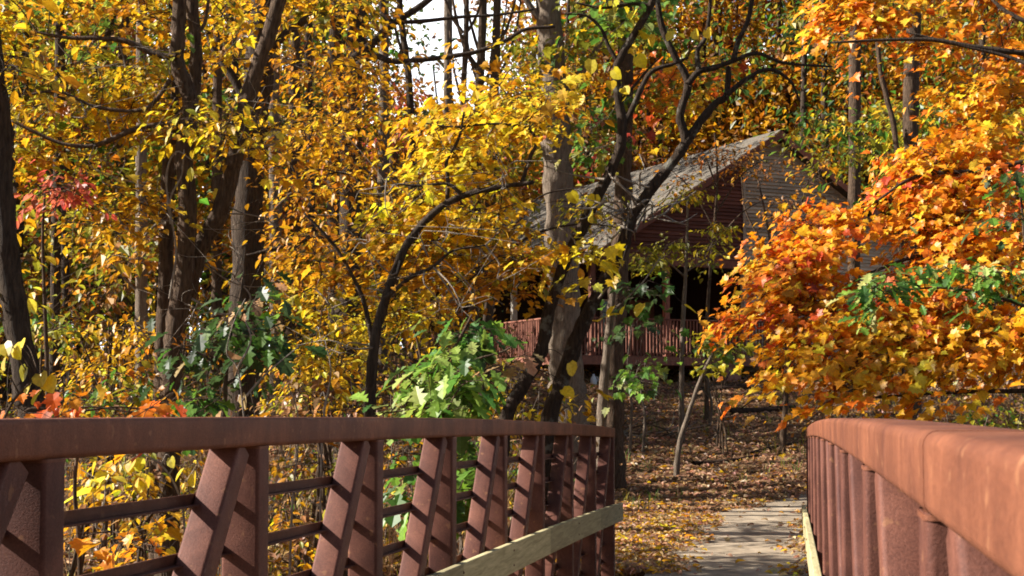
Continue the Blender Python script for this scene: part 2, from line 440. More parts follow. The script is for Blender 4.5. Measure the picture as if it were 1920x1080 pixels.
# ------------------------------------------------------------------ plants
class Plant:
    def __init__(s, name, label, cat, xy, group=None, bark='bark_brown'):
        s.base = np.array([xy[0], xy[1], float(ground(xy[0], xy[1]))])
        s.root = tag(empty(name, s.base), label, cat, group)
        s.bark = bark; s.nodes = []; s.L = []; s.tw = MB(); s.pt = MB()
    def stem(s, P, rad, name='trunk', seg=9, per=5, wobble=0.0, to_ground=False, rough=0.085, bark=None):
        P = np.asarray(P, float); rad = np.asarray(rad, float)
        if to_ground:
            g = float(ground(P[0, 0], P[0, 1])) - 0.12
            if P[0, 2] > g:
                h = P[0, 2] - g; dxy = (P[0, :2] - P[1, :2]) / max(0.3, abs(P[1, 2] - P[0, 2])) * min(h, 1.2) * 0.5
                q = np.array([P[0, 0] + dxy[0], P[0, 1] + dxy[1], g])
                q[2] = float(ground(q[0], q[1])) - 0.12
                mid = 0.7 * P[0] + 0.3 * q; mid[2] = 0.55 * P[0, 2] + 0.45 * q[2]
                P = np.vstack([q, mid, P]); rad = np.concatenate([[rad[0] * 1.4, rad[0] * 1.08], rad])
        S = smooth_path(P, per)
        u = np.linspace(0, 1, len(S)); uu = np.linspace(0, 1, len(P)); rr = np.interp(u, uu, rad)
        if wobble: S[1:] = S[1:] + np.cumsum(RNG.normal(0, wobble, S[1:].shape), 0) * 0.25
        mb = MB(); tube(mb, S, rr, seg, rough)
        mb.obj(name, bark or s.bark, s.root, s.base, True)
        s.nodes.append(S)
        return S
    def pxstem(s, pts, name='trunk', to_ground=False, **k):
        """pts: (px, py, depth, width in px)"""
        a = np.array(pts, float); P = at(a[:, 0], a[:, 1], a[:, 2])
        return s.stem(P, a[:, 3] / 2 * a[:, 2] / F, name, to_ground=to_ground, **k)
    def sprays(s, C, leaf, size, pals, nl=14, rad=0.45, droop=0.5, flat=0.16, branch=True, size_var=0.36, sunward=0.5, lean=0.28, open=0.0, tw=0.0035, tilt=0.35, ntw=4, colvar=0.16):
        """leaf sprays at centres C (n,3), each joined by a branch to the nearest wood"""
        n_ = len(C)
        if n_ == 0: return
        if branch and s.nodes:
            N = np.concatenate(s.nodes)
            dist = np.array([np.min(((N - c) ** 2).sum(1)) for c in C])
            buf = np.zeros((len(N) + 4 * n_, 3)); buf[:len(N)] = N; k = len(N)
            for i in np.argsort(dist):
                c = C[i]; dd = ((buf[:k] - c) ** 2).sum(1) + 0.5 * np.clip(buf[:k, 2] - c[2], 0, None) ** 2
                a = buf[int(np.argmin(dd))]; ln = float(np.linalg.norm(c - a))
                if ln < 0.05: continue
                mid = 0.5 * (a + c) + RNG.normal(0, 0.07 * ln, 3) + np.array([0, 0, 0.10 * ln])
                S = smooth_path([a, mid, c], 3)
                r0 = min(0.028, 0.005 + 0.006 * ln)
                tube(s.tw, S, np.linspace(r0, 0.0035, len(S)), 4, cap=False)
                buf[k:k + 3] = S[[2, 4, 6]] if len(S) > 6 else S[-1]; k += 3
            s.nodes = [buf[:k]]
        pc = np.clip(pick(pals, n_) * np.exp(RNG.normal(-.03, .22, (n_, 1))), .004, .9)
        ang0 = RNG.random(n_) * 2 * math.pi
        tl = RNG.normal(0, tilt, (n_, 2)) + lean * np.array([SUN.x, SUN.y]) + np.array([0, open])
        sc_ = np.exp(RNG.normal(0, 0.25, n_))
        si = np.repeat(np.arange(n_), nl); m_ = len(si)
        tk = RNG.integers(0, ntw, m_)
        a = ang0[si] + tk * (2 * math.pi / ntw) + 0.25 * RNG.normal(0, 1, m_)
        tt = 0.15 + 0.9 * RNG.random(m_) ** 0.8
        o = np.column_stack([np.cos(a), np.sin(a), tl[si, 0] * np.cos(a) + tl[si, 1] * np.sin(a) - 0.12 * tt])
        pos = C[si] + o * (rad * sc_[si] * tt)[:, None] + RNG.normal(0, 1, (m_, 3)) * np.array([0.12, 0.12, flat]) * rad
        b = a + np.where(RNG.random(m_) < 0.5, -1, 1) * RNG.uniform(0.1, 1.1, m_)
        dp = np.clip(RNG.normal(droop, 0.35, m_), -0.4, 1.45)
        hb = np.column_stack([np.cos(b), np.sin(b), np.zeros(m_)]); z = np.array([0, 0, 1.0])
        dr = hb * np.cos(dp)[:, None] - z * np.sin(dp)[:, None]
        nr = z * np.cos(dp)[:, None] + hb * np.sin(dp)[:, None] + RNG.normal(0, 0.33, (m_, 3)) - sunward * np.array(SUN) - np.array([0, open, 0])
        sz = size * np.clip(np.exp(RNG.normal(0, size_var, m_)), 0.45, 1.7)
        col = jitter(np.where(RNG.random((m_, 1)) < 0.7, pc[si], pick(pals, m_)), colvar)
        if isinstance(leaf, tuple):
            for i, lf in enumerate(leaf):
                g = si % len(leaf) == i; s.L.append((lf, pos[g], dr[g], nr[g], sz[g], col[g]))
        else:
            s.L.append((leaf, pos, dr, nr, sz, col))
        if tw > 0:
            for i in range(n_):
                for k in range(ntw):
                    a_ = ang0[i] + k * (2 * math.pi / ntw)
                    e = np.array([math.cos(a_), math.sin(a_), tl[i, 0] * math.cos(a_) + tl[i, 1] * math.sin(a_) - 0.1]) * rad * sc_[i]
                    tube(s.tw, np.array([C[i], C[i] + e * 0.55 + (0, 0, 0.02), C[i] + e]), [tw, tw * 0.8, tw * 0.4], 3, cap=False)
    def crown(s, poly, d0, d1, n_, clump=.27, shelve=0.0, **k):
        nc = max(3, n_ // 5); cc = sample_poly(poly, nc); pl = np.asarray(poly, float); q = np.zeros((0, 2))
        sg = clump * math.sqrt(abs(np.ptp(pl[:, 0]) * np.ptp(pl[:, 1])) / nc)
        while len(q) < n_:
            t = cc[RNG.integers(0, nc, 4 * n_)] + RNG.normal(0, 1, (4 * n_, 2)) * sg * np.array([1.25, .7])
            q = np.vstack([q, t[in_poly(t[:, 0], t[:, 1], poly)]])
        q = q[:n_]
        s.sprays(at(q[:, 0], q[:, 1], RNG.uniform(d0, d1, n_) - shelve * (q[:, 1] - 450.0) / 100.0), **k)      # shelve: lower sprays reach out further, shaped so the upper crown leaves them sunlit
    def loose(s, pts, leaf, size, pals, face=0.6):
        """single leaves at (px, py, depth): hung blade towards the light"""
        a = np.array(pts, float); P = at(a[:, 0], a[:, 1], a[:, 2]); m_ = len(P)
        b = RNG.random(m_) * 6.283; hb = np.column_stack([np.cos(b), np.sin(b), np.zeros(m_)])
        nr = np.array([-0.45, -0.8, 0.4]) * face + RNG.normal(0, 0.3, (m_, 3)); dr = np.array([0, 0, -1.0]) + hb * 0.7
        nr /= np.linalg.norm(nr, axis=1)[:, None]; dr = dr - nr * (dr * nr).sum(1)[:, None]
        s.L.append((leaf, P, dr, nr, size * RNG.uniform(0.8, 1.25, m_), jitter(pick(pals, m_), 0.1)))
        if s.nodes:
            N = np.concatenate(s.nodes)
            for p in P:
                q = N[int(np.argmin(((N - p) ** 2).sum(1)))]
                if np.linalg.norm(q - p) > 0.04:
                    tube(s.tw, smooth_path([q, 0.5 * (p + q) + (0, 0, 0.05), p], 3), np.linspace(0.006, 0.002, 7), 3, cap=False)
    def bare_twigs(s, poly, d0, d1, n_, ln=.9, r=.006):
        """leafless twigs, each with two side shoots, growing off the nearest wood"""
        q = sample_poly(poly, n_); C = at(q[:, 0], q[:, 1], RNG.uniform(d0, d1, n_)); N = np.concatenate(s.nodes)
        for c in C:
            a = N[int(np.argmin(((N - c) ** 2).sum(1)))]; e = c + RNG.normal(0, 1, 3) * ln * np.array([.55, .4, .3])
            S = smooth_path([a, .5 * (a + c) + RNG.normal(0, .1, 3), c, e], 3); tube(s.pt, S, np.linspace(r * 1.6, r * .3, len(S)), 4, cap=False)
            for u in (5, 7):
                f = S[u] + RNG.normal(0, 1, 3) * ln * np.array([.4, .3, .28]); g = smooth_path([S[u], .5 * (S[u] + f) + RNG.normal(0, .05, 3), f], 3)
                tube(s.pt, g, np.linspace(r * .7, r * .25, len(g)), 3, cap=False)
    def finish(s, single=0, twig_mat=None):
        if s.tw.nv:
            tag(s.tw.obj('twig_tangle', twig_mat or s.bark, s.root, s.base, True), kind='stuff')
        if s.pt.nv:
            tag(s.pt.obj('bare_twig_tangle', 'twig_pale', s.root, s.base, True), kind='stuff')
        if not s.L: return s.root
        keep = [np.zeros(len(q[1]), bool) for q in s.L]
        if single:
            sc_ = []
            for q in s.L:
                x, y, d = to_px(q[1]); ok = (x > 0) & (x < 1920) & (y > 0) & (y < 1080) & (d > 0)
                sc_.append(np.where(ok, q[4] / np.maximum(d, 1), 0))
            al = np.concatenate(sc_); k = min(single, int((al > 0).sum()))
            if k:
                th = np.sort(al)[-k]; keep = [(x >= th) & (x > 0) for x in sc_]
        mb = MB()
        for q, kp in zip(s.L, keep):
            kind, pos, dr, nr, sz, col = q
            if (~kp).any(): emit_leaves(mb, kind, pos[~kp], dr[~kp], nr[~kp], sz[~kp], col[~kp])
            if kp.any():
                x, y, z = frames(dr[kp], nr[kp]); lp = pos[kp] - s.base
                for i in range(len(lp)):
                    o = link('leaf', leaf_mesh(kind), s.root); g = sz[kp][i]
                    o.matrix_basis = Matrix(((x[i][0] * g, y[i][0] * g, z[i][0] * g, lp[i][0]), (x[i][1] * g, y[i][1] * g, z[i][1] * g, lp[i][1]),
                                             (x[i][2] * g, y[i][2] * g, z[i][2] * g, lp[i][2]), (0, 0, 0, 1)))
                    o.color = (*col[kp][i], 1)
        if mb.nv: tag(mb.obj('crown', 'leaf_mass', s.root, s.base), kind='stuff')
        return s.root

def foot(px, d):
    p = at(px, 760.0, d); return (p[0], p[1])

# ------------------------------------------------------------------ ground, path, abutment
def axis_vals(lo, hi, step, far, grow=1.35):
    a = list(np.arange(lo, hi + 1e-6, step)); s_ = step
    while a[-1] < far: s_ *= grow; a.append(a[-1] + s_)
    s_ = step
    while a[0] > -far: s_ *= grow; a.insert(0, a[0] - s_)
    return np.array(a)
gx = axis_vals(-26, 22, 0.32, 420); gy = axis_vals(-16, 62, 0.32, 520)
GX, GY = np.meshgrid(gx, gy); GZ = ground(GX, GY)
nx, ny = len(gx), len(gy)
i, j = np.meshgrid(np.arange(nx - 1), np.arange(ny - 1)); q = (j * nx + i).ravel()
mb = MB(); mb.add(np.column_stack([GX.ravel(), GY.ravel(), GZ.ravel()]), f4=np.column_stack([q, q + 1, q + nx + 1, q + nx]))
tag(mb.obj('ground', 'forest_floor', smooth=True), kind='structure')

PATH = smooth_path([(-0.66, 14.52), (-0.66, 17.5), (-0.62, 21.0), (-0.25, 24.3), (0.9, 27.3), (3.0, 29.6), (6.0, 31.4), (11.0, 33.0)], 10)
pt = np.gradient(PATH, axis=0); pt /= np.linalg.norm(pt, axis=1)[:, None]; pn = np.column_stack([pt[:, 1], -pt[:, 0]])
PW = 0.86
def path_z(p):
    return np.maximum(ground(p[:, 0], p[:, 1]), -0.30) + 0.055
mb = MB(); rows = []
for off, dz in ((-PW - 0.03, -0.35), (-PW, 0.0), (-0.3, 0.008), (0.3, 0.008), (PW, 0.0), (PW + 0.03, -0.35)):
    e = PATH + pn * off; zc = path_z(PATH); zz = zc + dz
    rows.append(np.column_stack([e, zz]))
V = np.stack(rows, 1); n_, k = V.shape[:2]
i, j = np.meshgrid(np.arange(n_ - 1), np.arange(k - 1)); q = (i * k + j).ravel()
mb.add(V.reshape(-1, 3), f4=np.column_stack([q, q + 1, q + k + 1, q + k]))
tag(mb.obj('path', 'concrete_path'), kind='structure')

mb = MB(); box(mb, -2.25, 0.70, 14.50, 15.3, -3.2, -0.31)
tag(mb.obj('bridge_abutment', 'concrete_path'), kind='structure')

# ------------------------------------------------------------------ added cloud bank behind the woods, given a glow to whiten the sky gap
def icosphere():
    t = (1 + 5 ** .5) / 2
    v = np.array([(-1, t, 0), (1, t, 0), (-1, -t, 0), (1, -t, 0), (0, -1, t), (0, 1, t), (0, -1, -t), (0, 1, -t), (t, 0, -1), (t, 0, 1), (-t, 0, -1), (-t, 0, 1)], float)
    f = [(0, 11, 5), (0, 5, 1), (0, 1, 7), (0, 7, 10), (0, 10, 11), (1, 5, 9), (5, 11, 4), (11, 10, 2), (10, 7, 6), (7, 1, 8), (3, 9, 4), (3, 4, 2), (3, 2, 6), (3, 6, 8), (3, 8, 9), (4, 9, 5), (2, 4, 11), (6, 2, 10), (8, 6, 7), (9, 8, 1)]
    v /= np.linalg.norm(v, axis=1)[:, None]; v = list(map(tuple, v))
    for _ in range(3):
        c = {}; g = []
        def mid(a, b):
            k = (min(a, b), max(a, b))
            if k not in c:
                m = (np.array(v[a]) + np.array(v[b])); m /= np.linalg.norm(m); v.append(tuple(m)); c[k] = len(v) - 1
            return c[k]
        for a, b, d in f:
            x, y, z = mid(a, b), mid(b, d), mid(d, a); g += [(a, x, z), (b, y, x), (d, z, y), (x, y, z)]
        f = g
    return np.array(v), np.array(f)
m, t, n, l = new_mat('glowing_cloud'); b = bsdf_out(t, n, l, 1.0, 0.0); b.inputs['Base Color'].default_value = (0.93, 0.93, 0.94, 1)
tr = n.new('ShaderNodeBsdfTranslucent'); tr.inputs['Color'].default_value = (0.93, 0.93, 0.94, 1); mx = n.new('ShaderNodeMixShader'); mx.inputs[0].default_value = 0.35
b.inputs['Emission Color'].default_value = (0.95, 0.97, 1.0, 1); b.inputs['Emission Strength'].default_value = 0.45  # glow added so the cloud shows white
o_ = [q for q in n if q.type == 'OUTPUT_MATERIAL'][0]; l.new(b.outputs[0], mx.inputs[1]); l.new(tr.outputs[0], mx.inputs[2]); l.new(mx.outputs[0], o_.inputs[0])
IV, IF = icosphere(); mb = MB()
for k in range(90):
    a_ = R(RNG.uniform(-42, 55)); rr = RNG.uniform(1500, 1800); zz = RNG.uniform(40, 430); s_ = RNG.uniform(110, 210)
    bumpy = 1 + .09 * np.sin(IV[:, 0] * 7 + k) * np.sin(IV[:, 1] * 6 + 2 * k) + .06 * np.sin(IV[:, 2] * 13 + k) * np.cos(IV[:, 0] * 11)
    mb.add(IV * bumpy[:, None] * s_ * np.array([1.25, 1, .72]) + (-math.sin(a_) * rr, math.cos(a_) * rr, zz), f3=IF)
tag(mb.obj('sky', 'glowing_cloud', smooth=True), kind='structure')
# ------------------------------------------------------------------ footbridge: two rusty trusses, wooden rub rails, plank deck
CAMB = 0.00118
XL, XR = -1.727, 0.150                # inner faces of the two trusses
RW, RH, TOP = 0.142, 0.098, 1.568     # top rail width, height and the height of its upper face at the crown
PS, P0 = 1.40, 3.20                   # post spacing, first post in view
def cz(y): return -CAMB * np.asarray(y, float) ** 2
bridge = tag(empty('footbridge', (-0.79, 14.4, float(cz(14.4)))), 'rusty steel truss footbridge with flat-topped handrails and wooden rub rails', 'bridge')
BO = np.array(bridge.location)
NS = range(-4, 9)
yend = P0 + PS * 8 + 0.05
for side, xi in ((-1, XL), (1, XR)):
    xc = xi + side * RW / 2
    # top rail in welded lengths
    joints = [-2.45, 1.72, 7.35, yend] if side > 0 else [-2.45, yend]
    for a, b_ in zip(joints[:-1], joints[1:]):
        ys = np.linspace(a, b_ - 0.0004, max(8, int((b_ - a) / 0.3)))
        mb = MB(); c = np.column_stack([np.full(len(ys), xc), ys, TOP - RH / 2 + cz(ys)])
        sweep(mb, rrect(RW, RH, 0.017, 4), c, (1, 0, 0), (0, 0, 1))
        tr = mb.obj('top_rail', 'rusty_steel', bridge, BO, True)
        if b_ != yend:
            mb = MB(); c2 = np.array([(xc, b_ - 0.004, TOP - RH / 2 + float(cz(b_))), (xc, b_ + 0.003, TOP - RH / 2 + float(cz(b_)))])
            sweep(mb, rrect(RW + 0.0016, RH + 0.0016, 0.0176, 4), c2, (1, 0, 0), (0, 0, 1)); mb.obj('weld_seam', 'rusty_steel', tr, BO, True)
    # bottom chord
    ys = np.linspace(-2.45, yend, 50)
    mb = MB(); sweep(mb, rrect(0.11, 0.13, 0.014, 2), np.column_stack([np.full(50, xc), ys, -0.16 + cz(ys)]), (1, 0, 0), (0, 0, 1))
    mb.obj('bottom_chord', 'rusty_steel', bridge, BO, True)
    # posts
    pb, ptp = -0.096, TOP - RH + 0.002
    mb = MB(); sweep(mb, rrect(0.130, 0.104, 0.012, 3), [(0, 0, pb), (0, 0, ptp)], (1, 0, 0), (0, 1, 0), False)
    me = mb.mesh('post', 'rusty_steel_post', smooth=True)
    mw = MB(); sweep(mw, rrect(0.134, 0.108, 0.014, 3), [(0, 0, ptp - 0.009), (0, 0, ptp - 0.002)], (1, 0, 0), (0, 1, 0)); mwe = mw.mesh('weld_bead', 'rusty_steel', smooth=True)
    for n_ in NS:
        y = P0 + PS * n_
        o = link('post', me, bridge); o.location = (xi + side * 0.069 - BO[0], y - BO[1], float(cz(y)) - BO[2])
        link('weld_bead', mwe, o)
    # diagonals, from the head of a post down to the foot of the one before
    for n_ in NS:
        if n_ == NS[0]: continue
        y1 = P0 + PS * n_ - 0.115; y0 = P0 + PS * (n_ - 1) + 0.115
        p0 = np.array([xi + side * 0.074, y0, -0.10 + float(cz(y0))]); p1 = np.array([xi + side * 0.074, y1, TOP - RH + 0.012 + float(cz(y1))])
        t_ = (p1 - p0) / np.linalg.norm(p1 - p0); e2 = np.cross(t_, (1, 0, 0))
        mb = MB(); sweep(mb, rrect(0.104, 0.098, 0.012, 3), [p0 + t_ * 0.02, p1 - t_ * 0.02], (1, 0, 0), e2, False)
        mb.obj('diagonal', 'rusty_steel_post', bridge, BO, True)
    # horizontal safety rails: steel angles on the outer side
    xo = xi + side * 0.1365
    ys = np.linspace(-2.45, yend, 50)
    Lp = np.array([(0, -0.019), (0, 0.019), (-0.006, 0.019), (-0.006, -0.013), (-0.040, -0.013), (-0.040, -0.019)]) * np.array([-side, 1])
    if side < 0: Lp = Lp * np.array([-1, 1]); Lp = Lp[::-1]
    for k in range(7):
        z = TOP - 0.262 - 0.177 * k
        mb = MB(); sweep(mb, Lp if side > 0 else Lp, np.column_stack([np.full(50, xo), ys, z + cz(ys)]), (1, 0, 0), (0, 0, 1))
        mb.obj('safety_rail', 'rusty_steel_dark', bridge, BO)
    # wooden rub rail boards
    ends = [-1.0, 1.80, 4.60, 7.40, 10.20, 13.0, 14.75] if side < 0 else [-0.9, 3.2, 6.0, 8.8, 11.6, 14.7]
    for a, b_ in zip(ends[:-1], ends[1:]):
        ys = np.linspace(a + 0.002, b_ - 0.002, 8)
        mb = MB(); sweep(mb, rrect(0.040, 0.184, 0.005, 2), np.column_stack([np.full(8, xi - side * 0.024), ys, TOP - 0.85 + cz(ys)]), (1, 0, 0), (0, 0, 1))
        ro = mb.obj('rub_rail_board', 'weathered_plank', bridge, BO)
        for n_ in NS:
            y = P0 + PS * n_
            if a < y < b_:
                for dz in (-0.045, 0.045):
                    mb = MB(); zc = TOP - 0.85 + dz + float(cz(y)); x0 = xi - side * 0.0435
                    tube(mb, [(x0 + side * 0.004, y, zc), (x0 - side * 0.003, y, zc)], [0.008, 0.008], 7); mb.obj('bolt', 'rusty_steel_dark', ro, BO)
mb = MB(); box(mb, XL + 0.004, XR - 0.004, -0.069, 0.069, -0.052, -0.002); plank = mb.mesh('deck_plank', 'deck_plank')
y = -2.3
while y < yend - 0.06:
    o = link('deck_plank', plank, bridge); o.location = (-BO[0], y - BO[1], float(cz(y)) - BO[2]); o.rotation_euler = (float(-2 * CAMB * y), 0, 0)
    y += 0.1435
for n_ in NS:
    y = P0 + PS * n_
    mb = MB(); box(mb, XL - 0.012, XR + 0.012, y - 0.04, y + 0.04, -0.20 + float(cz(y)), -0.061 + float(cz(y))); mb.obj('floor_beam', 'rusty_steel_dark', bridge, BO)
# ------------------------------------------------------------------ cabin on the slope: grey clapboard gable, brown porch gable, dark porch, railed deck
APX = at(1450, 250, 45.0)
CYAW = YAW + R(25.0)
CG = 2.45                                             # ground under the front wall
cabin = tag(empty('cabin', (APX[0], APX[1], CG), CYAW), 'weathered clapboard cabin with grey gable, dark porch and railed deck', 'cabin')
AH = APX[2] - CG                                      # height of the ridge
SL = 0.62                                            # roof slope
CX = -1.13                                            # corner between grey wall and porch
BEAM = 5.86 - CG; DECK = 2.86 - CG
def cpart(name, mat, fn, parent=None, smooth=False):
    mb = MB(); fn(mb); return mb.obj(name, mat, parent or cabin, (0, 0, 0), smooth)
LEN = 19.3
grey = cpart('gable_wall', 'grey_siding', lambda mb: (mb.add([(CX, .05, -1.2), (6.2, .05, -1.2), (6.2, .05, AH - 6.2 * SL - .12), (0, .05, AH - .12), (CX, .05, AH + CX * SL - .12),
      (CX, .2, -1.2), (6.2, .2, -1.2), (6.2, .2, AH - 6.2 * SL - .12), (0, .2, AH - .12), (CX, .2, AH + CX * SL - .12)],
      f4=[(0, 1, 2, 4), (5, 9, 7, 6), (0, 5, 6, 1), (1, 6, 7, 2), (0, 4, 9, 5)], f3=[(2, 3, 4), (7, 9, 8)])))
def clap(parent, mat, xa, xb, z, p=0.115):
    """one clapboard, its lower edge proud of the one below"""
    jit = float(RNG.normal(0, 0.003)); tl = float(RNG.normal(0, 0.004))
    mb = MB()
    v = [(xa, -.022 + jit, z), (xb, -.022 + jit, z + tl), (xb, .035, z + p + tl), (xa, .035, z + p), (xa, .050, z), (xb, .050, z + tl), (xb, .050, z + p + tl), (xa, .050, z + p)]
    mb.add(v, f4=[(0, 1, 2, 3), (0, 4, 5, 1), (1, 5, 6, 2), (3, 2, 6, 7), (0, 3, 7, 4)])
    mb.obj('clapboard', mat, parent)
z = -0.6
while z < AH - 0.3:
    lim = (AH - 0.16 - (z + 0.12)) / SL
    xb = min(6.2, lim); xa = max(CX + 0.003, -lim)
    if xb - xa > 0.2: clap(grey, 'grey_siding', xa, xb, z)
    z += 0.115
red = cpart('porch_gable', 'brown_siding', lambda mb: mb.add([(-6.35, .05, BEAM), (CX - .004, .05, BEAM), (CX - .004, .05, AH + CX * SL - .14), (-6.35, .12, BEAM), (CX - .004, .12, BEAM), (CX - .004, .12, AH + CX * SL - .14)],
      f3=[(0, 1, 2), (3, 5, 4)], f4=[(0, 3, 4, 1), (1, 4, 5, 2), (0, 2, 5, 3)]))
z = BEAM + 0.01
while z < AH + CX * SL - 0.35:
    xa = -(AH - 0.17 - (z + 0.12)) / SL
    if CX - xa > 0.25: clap(red, 'brown_siding', max(xa, -6.3), CX - 0.006, z)
    z += 0.115
cpart('corner_board', 'grey_siding', lambda mb: box(mb, CX - .05, CX + .05, -.045, -.024, -.9, AH + CX * SL - .3))
cpart('porch_beam', 'porch_wood', lambda mb: box(mb, -6.55, CX - .06, -.06, .14, BEAM - .24, BEAM - .003))
# roof
def slope(sgn):
    def fn(mb):
        N = 30; w_ = 6.85; dx = w_ / N
        for k in range(N):                          # shingle courses, each lapping over the next
            xa = sgn * k * dx; xb = sgn * (k + 1) * dx + sgn * .02
            za = AH - abs(xa) * SL; zb = AH - abs(xb) * SL
            v = []
            for y in (-.42, LEN + .4): v += [(xa, y, za + .012), (xb, y, zb + .045), (xb, y, zb - .0), (xa, y, za - .10), (xb, y, zb - .10)]
            f = [(0, 1, 6, 5), (1, 2, 7, 6), (3, 8, 9, 4), (0, 3, 4, 1), (5, 6, 9, 8), (2, 4, 9, 7)]
            mb.add(v, f4=f if sgn < 0 else [q[::-1] for q in f])
    return fn
for sg in (-1, 1):
    rf = cpart('roof', 'roof_shingle', slope(sg))
    def bargeboard(mb, sg=sg):
        xb = sg * 6.85
        mb.add([(0, -.45, AH + .01), (xb, -.45, AH - 6.85 * SL + .01), (xb, -.45, AH - 6.85 * SL - .21), (0, -.45, AH - .21),
                (0, -.424, AH + .01), (xb, -.424, AH - 6.85 * SL + .01), (xb, -.424, AH - 6.85 * SL - .21), (0, -.424, AH - .21)],
               f4=[(0, 1, 2, 3), (4, 7, 6, 5), (0, 4, 5, 1), (3, 2, 6, 7), (1, 5, 6, 2)])
    cpart('bargeboard', 'porch_wood', bargeboard, rf)
cpart('fascia_board', 'grey_siding', lambda mb: box(mb, -6.92, -6.875, -.43, LEN + .4, AH - 6.85 * SL - .13, AH - 6.85 * SL + .02))
cpart('ridge_cap', 'roof_shingle', lambda mb: mb.add([(-.16, -.43, AH - .065), (0, -.43, AH + .06), (.16, -.43, AH - .065), (-.16, LEN + .4, AH - .065), (0, LEN + .4, AH + .06), (.16, LEN + .4, AH - .065)], f4=[(0, 1, 4, 3), (1, 2, 5, 4)]))
# walls behind the porch, back and right
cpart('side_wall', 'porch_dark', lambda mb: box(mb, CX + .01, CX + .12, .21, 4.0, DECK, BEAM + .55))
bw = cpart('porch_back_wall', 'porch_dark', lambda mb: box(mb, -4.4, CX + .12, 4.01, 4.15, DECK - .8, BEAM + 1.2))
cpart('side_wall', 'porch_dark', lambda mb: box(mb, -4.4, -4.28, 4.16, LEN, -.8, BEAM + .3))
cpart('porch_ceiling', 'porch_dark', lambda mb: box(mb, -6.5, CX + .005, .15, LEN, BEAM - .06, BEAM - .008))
cpart('side_wall', 'grey_siding', lambda mb: box(mb, 6.05, 6.19, .21, LEN, -1.5, AH - 6.2 * SL - .13))
cpart('rear_wall', 'grey_siding', lambda mb: box(mb, -4.4, 6.2, LEN, LEN + .1, -1.5, AH - 6.2 * SL))
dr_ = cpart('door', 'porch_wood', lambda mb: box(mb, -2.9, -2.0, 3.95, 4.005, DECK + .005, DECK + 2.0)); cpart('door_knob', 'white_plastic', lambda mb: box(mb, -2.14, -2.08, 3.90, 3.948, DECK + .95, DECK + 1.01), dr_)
wi = cpart('window', 'white_paint', lambda mb: [box(mb, x0, x1, 3.955, 4.005, z0, z1) for x0, x1, z0, z1 in ((-4.0, -3.92, DECK + .9, DECK + 2.0), (-3.28, -3.2, DECK + .9, DECK + 2.0), (-3.92, -3.28, DECK + .9, DECK + .97), (-3.92, -3.28, DECK + 1.93, DECK + 2.0))])
cpart('window_pane', 'dark_glass', lambda mb: box(mb, -3.92, -3.28, 3.975, 3.999, DECK + .97, DECK + 1.93), wi)
# porch posts
for x, y, mt in ((-6.42, .04, 'porch_wood'), (-3.9, .04, 'porch_wood'), (-6.42, 5.4, 'white_paint'), (-6.42, 10.6, 'white_paint')):
    cpart('porch_post', mt, lambda mb: box(mb, x - .08, x + .08, y - .08, y + .08, DECK + .003, BEAM - .245 if y < 1 else BEAM - .065))
# deck
DX0, DX1, DY0, DY1 = -8.15, 0.45, -1.25, 10.8
cpart('deck_rim', 'porch_wood', lambda mb: (box(mb, DX0, DX1, DY0, DY0 + .05, DECK - .26, DECK - .03), box(mb, DX0, DX0 + .05, DY0 + .051, DY1, DECK - .26, DECK - .03)))
x = DX0 + .0
k = 0
for yy in np.arange(DY0, -.07, .146):
    cpart('deck_board', 'porch_wood', lambda mb: box(mb, DX0 - .02, DX1, yy, yy + .138, DECK - .028, DECK))
for xx in np.arange(DX0, CX - .15, .146):
    cpart('deck_board', 'porch_wood', lambda mb: box(mb, xx, xx + .138, -.055, DY1 if xx < -4.6 else 4.0, DECK - .028, DECK))
for x, y in ((DX0 + .3, DY0 + .3), (DX0 + 3.0, DY0 + .3), (DX0 + 5.8, DY0 + .3), (DX0 + .3, 3.2), (DX0 + .3, 7.5)):
    cpart('brick_pier', 'brick_base', lambda mb: box(mb, x - .28, x + .28, y - .22, y + .22, -1.6, DECK - .035))
cpart('foundation_wall', 'brick_base', lambda mb: box(mb, -6.4, CX, .9, 1.1, -1.6, DECK - .035))
RT = DECK + 1.08
rl = cpart('deck_railing', 'porch_wood', lambda mb: (box(mb, DX0 - .04, DX1, DY0 - .03, DY0 + .09, RT - .04, RT), box(mb, DX0 + .004, DX1, DY0 + .012, DY0 + .05, DECK + .07, DECK + .11)))
rs = cpart('deck_railing', 'porch_wood', lambda mb: (box(mb, DX0 - .04, DX0 + .08, DY0 + .093, DY1, RT - .04, RT), box(mb, DX0 + .012, DX0 + .05, DY0 + .06, DY1, DECK + .07, DECK + .11)))
mb = MB(); box(mb, -.021, .021, -.021, .021, .02, 1.045 - .013); bal = mb.mesh('baluster', 'porch_wood')
for x in np.arange(DX0 + .14, DX1 - .05, .112): o = link('baluster', bal, rl); o.location = (x, DY0 - .0, DECK)
for y in np.arange(DY0 + .25, DY1 - .05, .112): o = link('baluster', bal, rs); o.location = (DX0 - .0, y, DECK)
mb = MB(); box(mb, -.05, .05, -.05, .05, -.25, 1.035); rp = mb.mesh('railing_post', 'porch_wood')
for x in (DX0 + .035, -5.8, -3.4, -1.1): o = link('railing_post', rp, rl); o.location = (x, DY0 + .105, DECK)
for y in (2.2, 5.2, 8.2): o = link('railing_post', rp, rs); o.location = (DX0 + .105, y, DECK)
